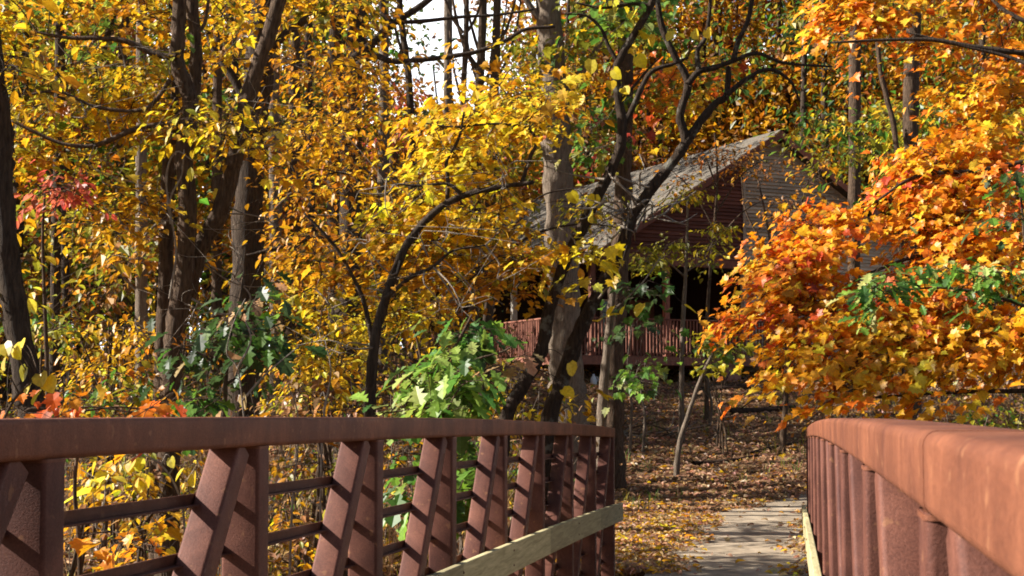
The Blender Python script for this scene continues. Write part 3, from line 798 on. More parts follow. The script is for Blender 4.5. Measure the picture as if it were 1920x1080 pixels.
# small white jug standing by the deck
p, dj = on_ground(1113, 724, 25, 60)
jug = tag(empty('water_jug', (p[0], p[1], p[2] - .01)), 'small white plastic jug on the leaves beside the deck', 'jug')
mb = MB(); tube(mb, [(0, 0, 0), (0, 0, .02), (0, 0, .2), (0, 0, .27), (0, 0, .31)], [.08, .095, .095, .06, .03], 14); mb.obj('body', 'white_plastic', jug, smooth=True)
mb = MB(); tube(mb, [(0, 0, .313), (0, 0, .34)], [.034, .034], 12); mb.obj('cap', 'white_plastic', jug, smooth=True)
mb = MB(); tube(mb, smooth_path([(.06, 0, .27), (.12, 0, .25), (.12, 0, .17), (.09, 0, .14)], 4), .012, 6); mb.obj('handle', 'white_plastic', jug, smooth=True)
# ------------------------------------------------------------------ trees and shrubs
def line(pts, d, w0, w1):
    """pixel polyline at one depth, width tapering from w0 to w1 pixels"""
    k = len(pts)
    return [(x, y, d, w0 + (w1 - w0) * i_ / (k - 1)) for i_, (x, y) in enumerate(pts)]

# --- twin-stemmed dark tree in the middle, nearly bare
D = 14.0
T = Plant('twin_stem_tree', 'nearly bare tree with two dark leaning stems right behind the handrail', 'tree', foot(975, D), bark='bark_lichen')
T.pxstem(line([(945, 800), (985, 715), (1015, 655), (1030, 580), (1060, 490), (1090, 430), (1122, 365), (1160, 285), (1166, 230), (1155, 150), (1160, 115), (1185, 70), (1222, 5), (1250, -90)], D, 27, 12), 'trunk', True)
T.pxstem(line([(1028, 800), (1052, 720), (1085, 625), (1125, 545), (1165, 470), (1185, 410), (1225, 350), (1268, 295), (1285, 265), (1275, 215), (1290, 155), (1262, 100), (1240, 45), (1228, -30)], D + .5, 31, 10), 'trunk', True)
T.pxstem(line([(1272, 288), (1305, 240), (1340, 195), (1362, 178), (1366, 125)], D + .5, 19, 10), 'limb')
T.pxstem(line([(1362, 178), (1400, 148), (1440, 130), (1480, 150), (1500, 190)], D + .4, 11, 4), 'limb')
T.pxstem(line([(1290, 158), (1310, 135), (1345, 125), (1380, 112), (1420, 100), (1470, 118), (1560, 125)], D + .4, 13, 4), 'limb')
T.pxstem(line([(1310, 135), (1308, 95), (1325, 65), (1332, 0), (1338, -60)], D + .4, 10, 6), 'limb')
T.pxstem(line([(1375, 112), (1385, 75), (1402, 40), (1412, -10), (1420, -60)], D + .4, 11, 7), 'limb')
T.pxstem(line([(1165, 245), (1185, 205), (1205, 160), (1225, 132), (1262, 120), (1290, 108)], D + .1, 13, 5), 'limb')
T.pxstem(line([(1160, 120), (1140, 85), (1128, 55), (1100, 30), (1060, 25)], D, 9, 4), 'limb')
T.pxstem(line([(1222, 10), (1180, 8), (1130, 15), (1080, 5)], D, 8, 4), 'limb')
T.pxstem(line([(1164, 190), (1190, 160), (1215, 130), (1235, 110)], D, 6, 3), 'limb')
for i_ in range(26):
    x0, y0 = 1190 + RNG.normal(0, 22), 395 + RNG.normal(0, 22); ang = RNG.uniform(0, 6.28); ln = RNG.uniform(50, 130)
    pts = [(x0 + math.cos(ang) * ln * u + RNG.normal(0, 6), y0 + math.sin(ang) * ln * u * 0.55 + RNG.normal(0, 6) - 10 * u, D - .35 + RNG.normal(0, .12) + u * RNG.normal(0, .25), 5 - 3.5 * u) for u in (0, .35, .7, 1)]
    T.pxstem(pts, 'dead_twig', seg=5, per=3, bark='twig_pale')
for a_, b_ in (((1122, 560), (1175, 460)), ((1140, 590), (1240, 480)), ((1085, 470), (1040, 420))):
    T.pxstem([(a_[0], a_[1], D - .2, 4), ((a_[0] + b_[0]) / 2 + 10, (a_[1] + b_[1]) / 2, D - .3, 3), (b_[0], b_[1], D - .25, 2)], 'dead_twig', seg=5, bark='twig_pale')
T.loose([(1150, 130, D - .2), (1145, 152, D - .2), (1168, 165, D - .2), (1172, 180, D), (1262, 60, D), (1300, 58, D), (1225, 65, D), (1200, 62, D), (1195, 105, D), (1110, 112, D), (1090, 180, D), (1160, 5, D), (1135, 5, D), (1075, 365, D), (1070, 360, D - .2), (1115, 365, D - .2), (1110, 395, D - .3),
         (1205, 570, D - .4), (1170, 575, D - .4), (1160, 590, D - .4), (1120, 600, D - .4), (1285, 574, D - .4), (1068, 680, D - .3), (1055, 730, D - .3), (1082, 742, D - .3), (1150, 575, D - .4), (1325, 55, D), (1190, 20, D)], 'round', .125, [('lemon', 1)])
T.crown([(1060, 450), (1150, 440), (1140, 560), (1070, 520)], D - .6, D - .1, 7, leaf='maple', size=.10, pals=[('lemon', 1)], nl=8, rad=.3)
T.crown([(1020, -150), (1420, -150), (1400, 40), (1060, 60)], D - .5, D + 1.5, 16, leaf='round', size=.10, pals=[('green', 2), ('limegreen', 1), ('lemon', 1)], nl=8, rad=.4)
T.finish(single=90)

# --- small tree with the bowed stem, golden leaves
D = 13.0
T = Plant('bowed_tree', 'slender tree with bowed dark stem and golden leaves left of the twin stems', 'tree', foot(698, D), bark='bark_dark')
T.pxstem(line([(694, 800), (697, 700), (706, 620), (733, 530), (765, 455), (812, 400), (865, 368), (930, 352), (1000, 342)], D, 23, 8), 'trunk', True)
T.pxstem(line([(722, 560), (770, 520), (812, 500), (850, 470), (910, 460)], D - .1, 9, 3), 'limb')
T.pxstem(line([(838, 385), (840, 340), (838, 300), (860, 260), (870, 210)], D + .1, 9, 4), 'limb')
T.pxstem(line([(978, 345), (992, 300), (1005, 265), (985, 240), (930, 232), (850, 238), (790, 230)], D + .1, 8, 3), 'limb')
T.pxstem(line([(700, 650), (680, 560), (640, 480), (600, 430), (570, 400)], D + .3, 10, 4), 'limb')
T.pxstem(line([(868, 368), (840, 345), (790, 348), (740, 345)], D - .1, 8, 3), 'limb')
hi = dict(leaf=('ovate', 'maple'), size=.082, nl=28, rad=.42, droop=.32, flat=.10)
T.crown([(770, 220), (830, 130), (930, 110), (1020, 140), (1060, 210), (1040, 270), (960, 300), (860, 330), (790, 290)], D - .2, D + 2.2, 62, pals=[('yellow', 3), ('lemon', .6), ('ochre', 1.6), ('yellowgreen', .9)], **hi)
T.crown([(800, 300), (960, 290), (1000, 360), (930, 440), (800, 460), (760, 380)], D + .2, D + 2.2, 36, pals=[('yellow', 2), ('lemon', 1), ('ochre', 1)], **hi)
T.crown([(560, 420), (700, 400), (900, 440), (1010, 480), (980, 560), (850, 600), (700, 560), (560, 520)], D + .3, D + 2.5, 70, pals=[('ochre', 2.5), ('yellow', 2), ('rustleaf', 1), ('olive', .7)], **hi)
T.crown([(560, 540), (700, 520), (840, 600), (740, 660), (590, 680), (540, 620)], D + .4, D + 2.0, 34, pals=[('yellow', 2), ('lemon', 1), ('olive', 1)], leaf='ovate', size=.08, nl=17, rad=.42, droop=.35)
T.bare_twigs([(560, 330), (800, 300), (1000, 250), (1040, 500), (900, 600), (600, 700)], D - .6, D + .5, 26)
T.finish(single=300)

# --- clump of three leaning stems on the left, big yellow leaves
D = 15.0
T = Plant('three_stem_tree', 'yellow-leaved tree of three grey-brown stems forking on the left', 'tree', foot(335, D), bark='bark_brown')
T.pxstem(line([(318, 800), (322, 700), (332, 600), (345, 520), (352, 400), (345, 300), (358, 200), (348, 165), (332, 110), (335, 40), (340, -60)], D, 42, 24), 'trunk', True)
T.pxstem(line([(300, 800), (305, 650), (310, 520), (312, 420), (318, 300), (340, 230), (362, 180), (368, 100), (362, 30), (355, -60)], D + .5, 30, 22), 'trunk', True)
T.pxstem(line([(348, 560), (372, 470), (412, 400), (440, 300), (455, 225), (475, 150), (498, 80), (520, 10), (535, -60)], D + .2, 36, 26), 'trunk')
T.pxstem(line([(330, 108), (285, 100), (240, 78), (190, 72), (120, 70), (70, 60)], D - .3, 14, 5), 'limb')
T.pxstem(line([(330, 230), (260, 240), (180, 272), (120, 270), (70, 250), (20, 225)], D - .5, 11, 5), 'limb')
T.pxstem(line([(320, 150), (270, 205), (180, 200), (110, 172), (40, 180)], D - .6, 9, 4), 'limb')
T.pxstem(line([(372, 60), (385, 40), (392, -10)], D, 8, 5), 'limb')
for pts in ([(320, 420), (312, 330), (330, 285), (360, 300)], [(318, 560), (330, 470), (318, 380), (340, 330), (345, 280)], [(400, 680), (430, 600), (470, 560), (440, 520)], [(360, 560), (420, 590), (480, 560)]):
    T.pxstem(line(pts, D - .5, 5, 2.5), 'vine_stem', seg=5, bark='twig_pale')
big = dict(leaf=('ovate', 'maple', 'ovate'), size=.088, nl=27, rad=.45, droop=.35, flat=.10)
T.crown([(-160, -90), (330, -90), (320, 60), (250, 190), (100, 230), (-160, 230)], D - .5, D + 2.2, 105, pals=[('yellow', 3), ('lemon', 1.2), ('ochre', 1.6), ('yellowgreen', 1.4), ('limegreen', .5), ('rustleaf', .7)], **big)
T.crown([(-120, 210), (120, 215), (330, 160), (560, 230), (540, 330), (400, 360), (180, 330), (-100, 330)], D + .2, D + 1.3, 55, pals=[('yellow', 2.5), ('ochre', 2), ('yellowgreen', 1.2), ('rustleaf', .8)], **big)
T.crown([(150, 300), (330, 380), (270, 460), (170, 450)], D - .6, D + .6, 12, pals=[('yellow', 2), ('ochre', 1)], **big)
T.crown([(330, -160), (650, -160), (640, 40), (560, 170), (380, 160)], D + .7, D + 3.0, 52, pals=[('yellow', 2), ('ochre', 2), ('lemon', .7), ('olive', 1)], **big)
T.crown([(300, 190), (520, 190), (500, 280), (300, 280)], D - 1.4, D - .5, 18, pals=[('lemon', 1), ('yellowgreen', 1), ('yellow', 1)], leaf='ovate', size=.09, nl=10, rad=.35)
T.bare_twigs([(0, 100), (330, 60), (560, 200), (540, 520), (380, 640), (180, 420), (0, 330)], D - .8, D + .6, 40)
T.finish(single=300)

# --- trunk at the left border
D = 13.0
T = Plant('leaning_trunk_tree', 'dark rough trunk leaning at the left border of the view', 'tree', foot(55, D), bark='bark_dark')
T.pxstem(line([(62, 800), (50, 740), (38, 640), (22, 540), (10, 430), (4, 320), (8, 250), (-10, 120), (-25, -80)], D, 54, 30), 'trunk', True)
T.pxstem(line([(6, 270), (-30, 200), (-80, 120)], D, 20, 10), 'limb')
T.crown([(-320, -150), (40, -150), (60, 250), (-40, 300), (-320, 300)], D - 1, D + 1.5, 30, leaf='ovate', size=.11, pals=[('yellow', 2), ('ochre', 1)], nl=14, rad=.5)
T.crown([(-60, 330), (70, 330), (140, 520), (60, 600), (-60, 560)], D, D + 3, 12, leaf='ovate', size=.10, pals=[('yellow', 1), ('green', 1), ('olive', 2), ('rustleaf', 1)], nl=12, rad=.42)
T.finish(single=60)

# --- stout dark trunk
D = 20.0
T = Plant('stout_dark_tree', 'stout straight tree with the darkest furrowed trunk behind the three stems', 'tree', foot(462, D), bark='bark_dark')
T.pxstem(line([(455, 800), (458, 640), (463, 500), (468, 350), (478, 200), (490, 60), (500, -90), (505, -300)], D, 66, 44), 'trunk', True)
T.pxstem(line([(476, 230), (440, 150), (400, 90), (380, 30)], D + .2, 20, 9), 'limb')
T.pxstem(line([(486, 110), (540, 60), (590, 20), (640, -60)], D, 18, 9), 'limb')
T.pxstem(line([(463, 480), (520, 465), (600, 445), (680, 440)], D - .2, 9, 4), 'limb')
T.crown([(380, -100), (700, -100), (720, 180), (700, 330), (560, 420), (500, 330), (400, 200)], D - 1.5, D + 2.5, 120, leaf='ovate', size=.105, pals=[('ochre', 3), ('yellow', 2), ('rustleaf', 1)], nl=18, rad=.62, droop=.35)
T.crown([(480, 360), (640, 330), (660, 480), (520, 500)], D - 1.5, D + 2, 34, leaf='ovate', size=.10, pals=[('rustleaf', 1), ('ochre', 2)], nl=18, rad=.55)
T.finish(single=0)

# --- pair of dark trunks with the arching bare limbs under the sky gap
D = 25.0
T = Plant('arching_limb_tree', 'dark tree sending long bare arching limbs across the white sky gap', 'tree', foot(655, D), bark='bark_dark')
T.pxstem(line([(650, 800), (650, 640), (655, 480), (658, 350), (658, 230), (664, 140), (668, 60), (672, -60), (676, -250)], D, 46, 30), 'trunk', True)
T.pxstem(line([(664, 110), (700, 80), (735, 45), (775, 20), (815, -10), (860, -60)], D - .3, 18, 9), 'limb')
T.pxstem(line([(665, 125), (700, 105), (735, 115), (790, 112), (850, 105), (900, 95), (950, 75), (985, 55), (1040, 50)], D - .5, 13, 6), 'limb')
T.pxstem(line([(735, 45), (718, 20), (712, -40)], D - .4, 14, 10), 'limb')
T.pxstem(line([(735, 42), (790, 40), (860, 32), (930, 28), (1000, 18)], D - .4, 9, 4), 'limb')
T.crown([(560, -60), (690, -60), (690, 40), (600, 60)], D - 1, D + 2, 20, leaf='ovate', size=.13, pals=[('yellow', 1), ('olive', 1), ('green', 1)], nl=12, rad=.5)
T.crown([(560, 120), (700, 100), (740, 200), (720, 330), (600, 330)], D - 2, D + 1, 45, leaf='ovate', size=.105, pals=[('ochre', 3), ('rustleaf', 1)], nl=18, rad=.6)
T.finish()
D = 26.5
T = Plant('neighbour_trunk_tree', 'slimmer dark trunk close beside the tree with arching limbs', 'tree', foot(628, D), bark='bark_dark')
T.pxstem(line([(632, 800), (630, 500), (628, 250), (630, 60), (634, -200)], D, 34, 28), 'trunk', True)
T.crown([(520, -300), (740, -300), (700, -40), (560, 20)], D - 2, D + 2, 40, leaf='small', size=.2, pals=[('yellow', 1), ('ochre', 1)], nl=16, rad=.8)
T.finish()

# --- thin trunk against the sky
D = 30.0
T = Plant('thin_sky_tree', 'thin bare trunk standing against the white patch of sky', 'tree', foot(772, D), bark='bark_dark')
T.pxstem(line([(775, 760), (774, 500), (772, 340), (770, 220), (764, 120), (752, 40), (745, -80)], D, 17, 11), 'trunk', True)
T.pxstem(line([(766, 130), (745, 70), (735, 20)], D, 7, 4), 'limb')
T.crown([(760, 430), (800, 420), (800, 560), (760, 560)], D - 1, D + 1, 8, leaf='small', size=.16, pals=[('ochre', 1)], nl=12, rad=.6)
T.finish()
for px, d_, top, w0, w1, lab in ((898, 34.0, -80, 20, 15, 'pale brown trunk crossing the right half of the sky gap'), (868, 33.0, -80, 13, 9, 'slim leaning trunk in the middle of the sky gap'), (925, 36.0, -90, 24, 13, 'forked dark trunk at the right edge of the sky gap')):
    T = Plant('skyline_tree', lab, 'tree', foot(px, d_), group='trees along the sky gap', bark='bark_brown')
    T.pxstem(line([(px - 12, 740), (px - 8, 500), (px - 4, 300), (px + 2, 150), (px + 6, 60), (px + 8, top)], d_, w0, w1), 'trunk', True)
    for k in range(5):
        sx = RNG.choice([-1, 1]); y0 = RNG.uniform(40, 330)
        T.pxstem(line([(px, y0), (px + sx * 25, y0 - 40), (px + sx * 45, y0 - 110), (px + sx * 55, y0 - 190)], d_, 7, 2.5), 'limb', seg=6)
    T.crown([(px - 60, 210), (px + 60, 210), (px + 70, 430), (px - 70, 430)], d_ - 2, d_ + 2, 26, leaf='small', size=.17, pals=[('olive', 1), ('ochre', 1), ('rustleaf', .6)], nl=14, rad=.8)
    if px == 925: T.crown([(px - 10, -40), (px + 120, -60), (px + 130, 120), (px + 30, 150)], d_ - 2, d_ + 2, 20, leaf='small', size=.17, pals=[('olive', 1), ('yellowgreen', 1)], nl=14, rad=.8)
    T.finish()

# --- large pale trunk in front of the deck
D = 27.0
T = Plant('pale_trunk_tree', 'big pale grey-barked tree standing in front of the cabin deck', 'tree', foot(1060, D), bark='bark_pale')
T.pxstem(line([(1064, 760), (1062, 700), (1060, 620), (1056, 520), (1050, 400), (1044, 300), (1040, 200), (1034, 100), (1028, 0), (1024, -120), (1020, -400)], D, 68, 38), 'trunk', True, seg=14)
T.pxstem(line([(1040, 190), (1085, 140), (1120, 90), (1150, 20), (1200, -60)], D, 16, 8), 'limb')
T.pxstem(line([(1034, 60), (1000, 20), (960, -40)], D, 16, 9), 'limb')
T.crown([(980, -60), (1180, -60), (1160, 60), (1060, 110), (990, 60)], D - 2, D + 2, 32, leaf='maple', size=.14, pals=[('olive', 2), ('green', 2), ('yellow', 1)], nl=13, rad=.6)
T.crown([(1080, 170), (1160, 160), (1160, 330), (1090, 330)], D - 1, D + 3, 24, leaf='maple', size=.13, pals=[('olive', 2), ('green', 2), ('red', .7)], nl=13, rad=.55)
T.finish()
# --- trunks to the right of it
D = 28.0
T = Plant('brown_trunk_tree', 'straight brown trunk rising just right of the big pale one', 'tree', foot(1162, D), bark='bark_brown')
T.pxstem(line([(1150, 770), (1152, 650), (1158, 540), (1166, 420), (1170, 300), (1172, 160), (1172, 40), (1172, -200)], D, 38, 28), 'trunk', True)
T.crown([(1130, -200), (1300, -200), (1290, 60), (1200, 130), (1140, 60)], D - 2, D + 2.5, 44, leaf='maple', size=.14, pals=[('green', 3), ('olive', 2), ('limegreen', 1)], nl=14, rad=.65)
T.crown([(1180, 120), (1420, 100), (1440, 190), (1360, 240), (1200, 200)], D - 1, D + 3, 46, leaf='maple', size=.13, pals=[('orange', 2), ('redorange', 1), ('amber', 1), ('olive', 1)], nl=14, rad=.6)
T.finish()
D = 23.0
T = Plant('grey_pole_tree', 'thin pale-streaked pole trunk below the brown one', 'tree', foot(1140, D), bark='bark_grey')
T.pxstem(line([(1128, 780), (1134, 700), (1142, 620), (1150, 540), (1158, 470)], D, 20, 9), 'trunk', True)
T.crown([(1150, 540), (1250, 530), (1260, 640), (1160, 650)], D - 1, D + .8, 7, leaf='maple', size=.14, pals=[('darkgreen', 2), ('green', 1)], nl=10, rad=.5)
T.crown([(1140, 650), (1240, 640), (1250, 725), (1150, 735)], D - 1, D + .8, 9, leaf='maple', size=.12, pals=[('green', 2), ('limegreen', 1)], nl=10, rad=.45)
T.finish(single=30)

# --- little trees in front of the porch
D = 33.0
T = Plant('porch_tree', 'little tree with flat yellow-green sprays in front of the dark porch', 'tree', foot(1282, D), bark='bark_grey')
T.pxstem(line([(1278, 720), (1280, 620), (1284, 540), (1286, 500), (1288, 440), (1290, 370)], D, 10, 4), 'trunk', True)
T.pxstem(line([(1285, 510), (1320, 490), (1370, 470), (1400, 455)], D, 4, 2), 'limb')
T.pxstem(line([(1285, 520), (1250, 490), (1210, 470)], D, 4, 2), 'limb')
T.crown([(1180, 470), (1250, 450), (1350, 460), (1380, 480), (1330, 500), (1200, 510)], D - 1.3, D + 1.3, 34, leaf='small', size=.125, pals=[('yellowgreen', 2), ('olive', 1)], nl=16, rad=.42, flat=.08)
T.crown([(1250, 360), (1340, 345), (1360, 385), (1260, 400)], D - 1, D + 1, 12, leaf='small', size=.125, pals=[('yellowgreen', 2), ('yellow', 1)], nl=14, rad=.4, flat=.08)
T.crown([(1270, 420), (1400, 420), (1400, 450), (1270, 445)], D - 1, D + 1, 7, leaf='small', size=.125, pals=[('yellowgreen', 2), ('yellow', 1)], nl=12, rad=.35, flat=.08)
T.finish()
p, D = on_ground(1268, 895, 15, 40)
T = Plant('leaning_sapling', 'thin leaning sapling with lime leaves rising from the leaf-strewn slope', 'sapling', (p[0], p[1]), bark='bark_grey')
T.pxstem(line([(1268, 892), (1275, 830), (1290, 780), (1312, 715), (1340, 655), (1350, 630)], D, 12, 5), 'trunk', True)
T.crown([(1300, 620), (1390, 630), (1390, 690), (1300, 690)], D - .7, D + .7, 12, leaf='maple', size=.12, pals=[('yellowgreen', 2), ('limegreen', 1)], nl=9, rad=.32)
T.finish(single=40)
p, D = on_ground(1466, 850, 15, 45)
T = Plant('stub_sapling', 'short straight brown sapling beside the far end of the right handrail', 'sapling', (p[0], p[1]), bark='bark_brown')
T.pxstem(line([(1466, 850), (1470, 800), (1474, 740), (1476, 690)], D, 13, 9), 'trunk', True); T.finish()
for px, py, h, lab in ((1205, 850, 170, 'bare thin whip of a sapling left of the leaning sapling'), (1180, 860, 250, 'tall bare whip of a sapling at the end of the left handrail'), (1330, 800, 110, 'short bare twiggy sapling above the fallen logs')):
    p, D = on_ground(px, py, 15, 45)
    T = Plant('bare_sapling', lab, 'sapling', (p[0], p[1]), bark='bark_grey')
    T.pxstem(line([(px, py), (px + 4, py - h * .4), (px - 3, py - h * .7), (px + 5, py - h)], D, 7, 2.5), 'trunk', True, seg=6)
    for k in range(5):
        sx = RNG.choice([-1, 1]); y0 = py - h * RNG.uniform(.2, .8)
        T.pxstem(line([(px, y0), (px + sx * 18, y0 - 18), (px + sx * 36, y0 - 22)], D, 3, 1.5), 'limb', seg=5)
    T.finish()

# --- the orange maple on the right
D = 18.4
T = Plant('orange_maple', 'blazing orange maple filling the right side above the handrail', 'tree', foot(2080, D), bark='bark_dark')
T.pxstem(line([(2080, 900), (2070, 700), (2060, 450), (2040, 200), (2020, 0), (2000, -250)], D + .8, 60, 40), 'trunk', True)
for pts, w0 in (([(2060, 450), (1960, 470), (1860, 455), (1760, 470), (1660, 500), (1540, 560)], 16), ([(2065, 620), (1960, 620), (1840, 650), (1700, 640), (1560, 650), (1440, 640)], 15),
                ([(2045, 280), (1940, 300), (1830, 320), (1720, 330), (1640, 380)], 14), ([(2020, 90), (1940, 100), (1840, 90), (1750, 75), (1660, 75), (1560, 80)], 14),
                ([(2010, 160), (1900, 110), (1800, 85), (1700, 60)], 9), ([(2068, 700), (1950, 730), (1800, 735), (1640, 745)], 12), ([(1990, 60), (1900, 30), (1840, -20)], 12)):
    T.pxstem([(x, y, D - .5 * (y - 450) / 100 + .05, w0 + (4 - w0) * i_ / (len(pts) - 1)) for i_, (x, y) in enumerate(pts)], 'limb')
mp = dict(leaf='maple', size=.108, nl=23, rad=.50, droop=.35, colvar=.15, flat=.08, sunward=.9, shelve=.7, lean=.55, open=.5, tilt=.25)
lowp = [(1960, 215), (1850, 215), (1760, 250), (1690, 295), (1630, 345), (1600, 395), (1640, 430), (1700, 430), (1820, 430), (1960, 440)]
T.crown(lowp, D - .12, D + .18, 108, pals=[('orange', 4), ('amber', 2), ('redorange', .4)], **mp)
T.crown([(1700, 400), (1960, 420), (1960, 520), (1800, 500), (1650, 480)], D - .12, D + .18, 42, pals=[('amber', 3), ('orange', 2)], **mp)
T.crown([(1470, 425), (1580, 385), (1650, 380), (1630, 445), (1480, 455)], D - .12, D + .18, 22, pals=[('orange', 2), ('redorange', .6), ('amber', 1)], **mp)
T.crown([(1425, 500), (1510, 480), (1700, 460), (1800, 520), (1760, 620), (1560, 620), (1460, 600), (1430, 560)], D - .12, D + .18, 100, pals=[('orange', 5), ('redorange', .7), ('amber', 1.6)], **mp)
T.crown([(1425, 490), (1500, 470), (1520, 600), (1420, 620)], D - .12, D + .18, 34, pals=[('orange', 4), ('redorange', .7), ('amber', 1)], **mp)
T.crown([(1335, 588), (1400, 578), (1430, 606), (1350, 608)], D - .7, D - .3, 9, pals=[('orange', 2), ('redorange', .5)], leaf='maple', size=.10, nl=14, rad=.3, colvar=.12)
T.crown([(1440, 650), (1560, 600), (1760, 610), (1960, 580), (1960, 710), (1840, 730), (1570, 740), (1480, 700)], D - .12, D + .18, 125, pals=[('amber', 5), ('orange', 3), ('yellow', 1)], **mp)
T.crown([(1540, -120), (1960, -120), (1960, 120), (1840, 105), (1700, 95), (1600, 115), (1530, 70)], D - .12, D + .18, 150, pals=[('orange', 3), ('amber', 2)], **mp)
T.crown([(1750, 130), (1960, 110), (1960, 270), (1800, 260)], D - .12, D + .5, 38, pals=[('amber', 3), ('orange', 2), ('yellow', 1)], **mp)
T.finish(single=300)
# --- green leaves among the orange
D = 16.2
T = Plant('green_oak_bough', 'green-leaved oak sapling poking out of the orange maple', 'sapling', foot(1990, D), bark='bark_brown')
T.pxstem(line([(1990, 950), (1985, 760), (1975, 640), (1960, 560)], D, 16, 9), 'trunk', True)
T.pxstem(line([(1965, 590), (1880, 560), (1780, 540), (1660, 545)], D - .3, 8, 3), 'limb')
T.pxstem(line([(1960, 560), (1925, 470), (1915, 380), (1905, 330)], D - .2, 7, 3), 'limb')
gk = dict(leaf='oak', size=.13, nl=10, rad=.34, droop=.4)
T.crown([(1610, 530), (1680, 495), (1790, 490), (1800, 560), (1720, 590), (1620, 600)], D - 1.0, D - .3, 17, pals=[('green', 2), ('limegreen', 2)], **gk)
T.crown([(1800, 490), (1930, 520), (1930, 600), (1860, 600), (1800, 540)], D - 1.0, D - .3, 12, pals=[('green', 2), ('limegreen', 2)], **gk)
T.crown([(1880, 310), (1940, 300), (1940, 420), (1885, 410)], D - .9, D - .3, 8, pals=[('darkgreen', 2), ('green', 1)], **gk)
T.finish(single=150)
# --- trunks behind the maple
for px, d_, w0, pts, lab in ((1708, 30.0, 34, [(1708, 780), (1710, 400), (1708, 200), (1712, 60), (1715, -150)], 'grey-brown trunk showing through the gap in the orange maple'),
                            (1660, 26.0, 12, [(1690, 760), (1688, 400), (1678, 250), (1662, 180), (1648, 110), (1640, -40)], 'slender dark crooked trunk left of the trunk in the maple gap'),
                            (1600, 38.0, 26, [(1600, 760), (1602, 300), (1604, 60), (1606, -200)], 'tall trunk standing behind the right side of the cabin'),
                            (1458, 68.0, 10, [(1452, 250), (1456, 150), (1460, 60), (1462, -60)], 'thin pale stem rising above the cabin gable')):
    T = Plant('background_tree', lab, 'tree', foot(px, d_), group='trees behind the maple', bark='bark_brown')
    T.pxstem(line(pts, d_, w0, w0 * .7), 'trunk', True)
    if px == 1708: T.crown([(1480, 180), (1720, 180), (1860, 260), (1760, 380), (1560, 340), (1480, 260)], d_, d_ + 5, 90, leaf='small', size=.16, pals=[('olive', 3), ('yellowgreen', 2), ('green', 2), ('amber', .6)], nl=16, rad=.75)
    if px == 1600: T.crown([(1440, -250), (1960, -250), (1960, 260), (1480, 200)], d_, d_ + 6, 120, leaf='small', size=.19, pals=[('olive', 2), ('ochre', 2), ('brown', 1)], nl=16, rad=1.0)
    T.finish()
D = 41.0
T = Plant('rusty_shrub', 'sparse orange-brown shrub spread over the cabin gable', 'shrub', foot(1440, 42.5), bark='bark_brown')
T.pxstem(line([(1450, 700), (1455, 560), (1440, 430), (1420, 330)], 42.5, 6, 3), 'trunk', True)
T.pxstem(line([(1452, 560), (1490, 430), (1520, 320)], 42.5, 5, 2), 'limb')
T.pxstem(line([(1445, 480), (1400, 400), (1390, 330)], 42.5, 4, 2), 'limb')
T.crown([(1395, 290), (1540, 260), (1580, 360), (1420, 430)], 41.5, 43.5, 28, leaf='ovate', size=.15, pals=[('rustleaf', 3), ('orange', 1), ('brown', 1)], nl=9, rad=.6, tw=.010)
T.finish()

D = 24.0
T = Plant('amber_tree', 'amber-leaved small tree whose sprays cross the cabin roof', 'tree', foot(905, D), bark='bark_dark')
T.pxstem(line([(905, 800), (908, 640), (918, 540), (945, 450), (985, 400)], D, 11, 5), 'trunk', True)
T.pxstem(line([(930, 490), (1000, 440), (1090, 420), (1180, 430)], D, 6, 2.5), 'limb'); T.pxstem(line([(945, 450), (1010, 370), (1100, 350)], D, 5, 2), 'limb')
T.crown([(930, 380), (1000, 350), (1030, 470), (960, 520), (900, 470)], D - .7, D + .8, 24, leaf='ovate', size=.10, pals=[('ochre', 2), ('yellow', 2)], nl=16, rad=.4, tw=.006)
T.crown([(1020, 350), (1110, 340), (1190, 400), (1180, 450), (1060, 460)], D - .7, D + .8, 17, leaf='ovate', size=.10, pals=[('ochre', 1), ('yellowgreen', 2), ('yellow', 1)], nl=12, rad=.36, tw=.006)
T.finish()
D = 36.0
T = Plant('russet_tree', 'thin russet-leaved tree twigging over the brown porch gable', 'tree', foot(1325, D), bark='bark_brown')
T.pxstem(line([(1325, 720), (1328, 560), (1340, 420), (1345, 330), (1340, 250)], D, 8, 3), 'trunk', True)
for pts in ([(1340, 430), (1300, 360), (1260, 320)], [(1342, 400), (1390, 330), (1430, 300)], [(1343, 350), (1320, 290), (1290, 260)], [(1338, 460), (1390, 400), (1440, 370)]):
    T.pxstem(line(pts, D + RNG.normal(0, .3), 4, 1.5), 'limb', seg=5)
T.crown([(1240, 290), (1330, 250), (1440, 260), (1450, 340), (1360, 370), (1270, 350)], D - 1.2, D + 1.2, 26, leaf='ovate', size=.12, pals=[('rustleaf', 3), ('brown', 1), ('orange', 1)], nl=11, rad=.45, tw=.008)
T.finish()

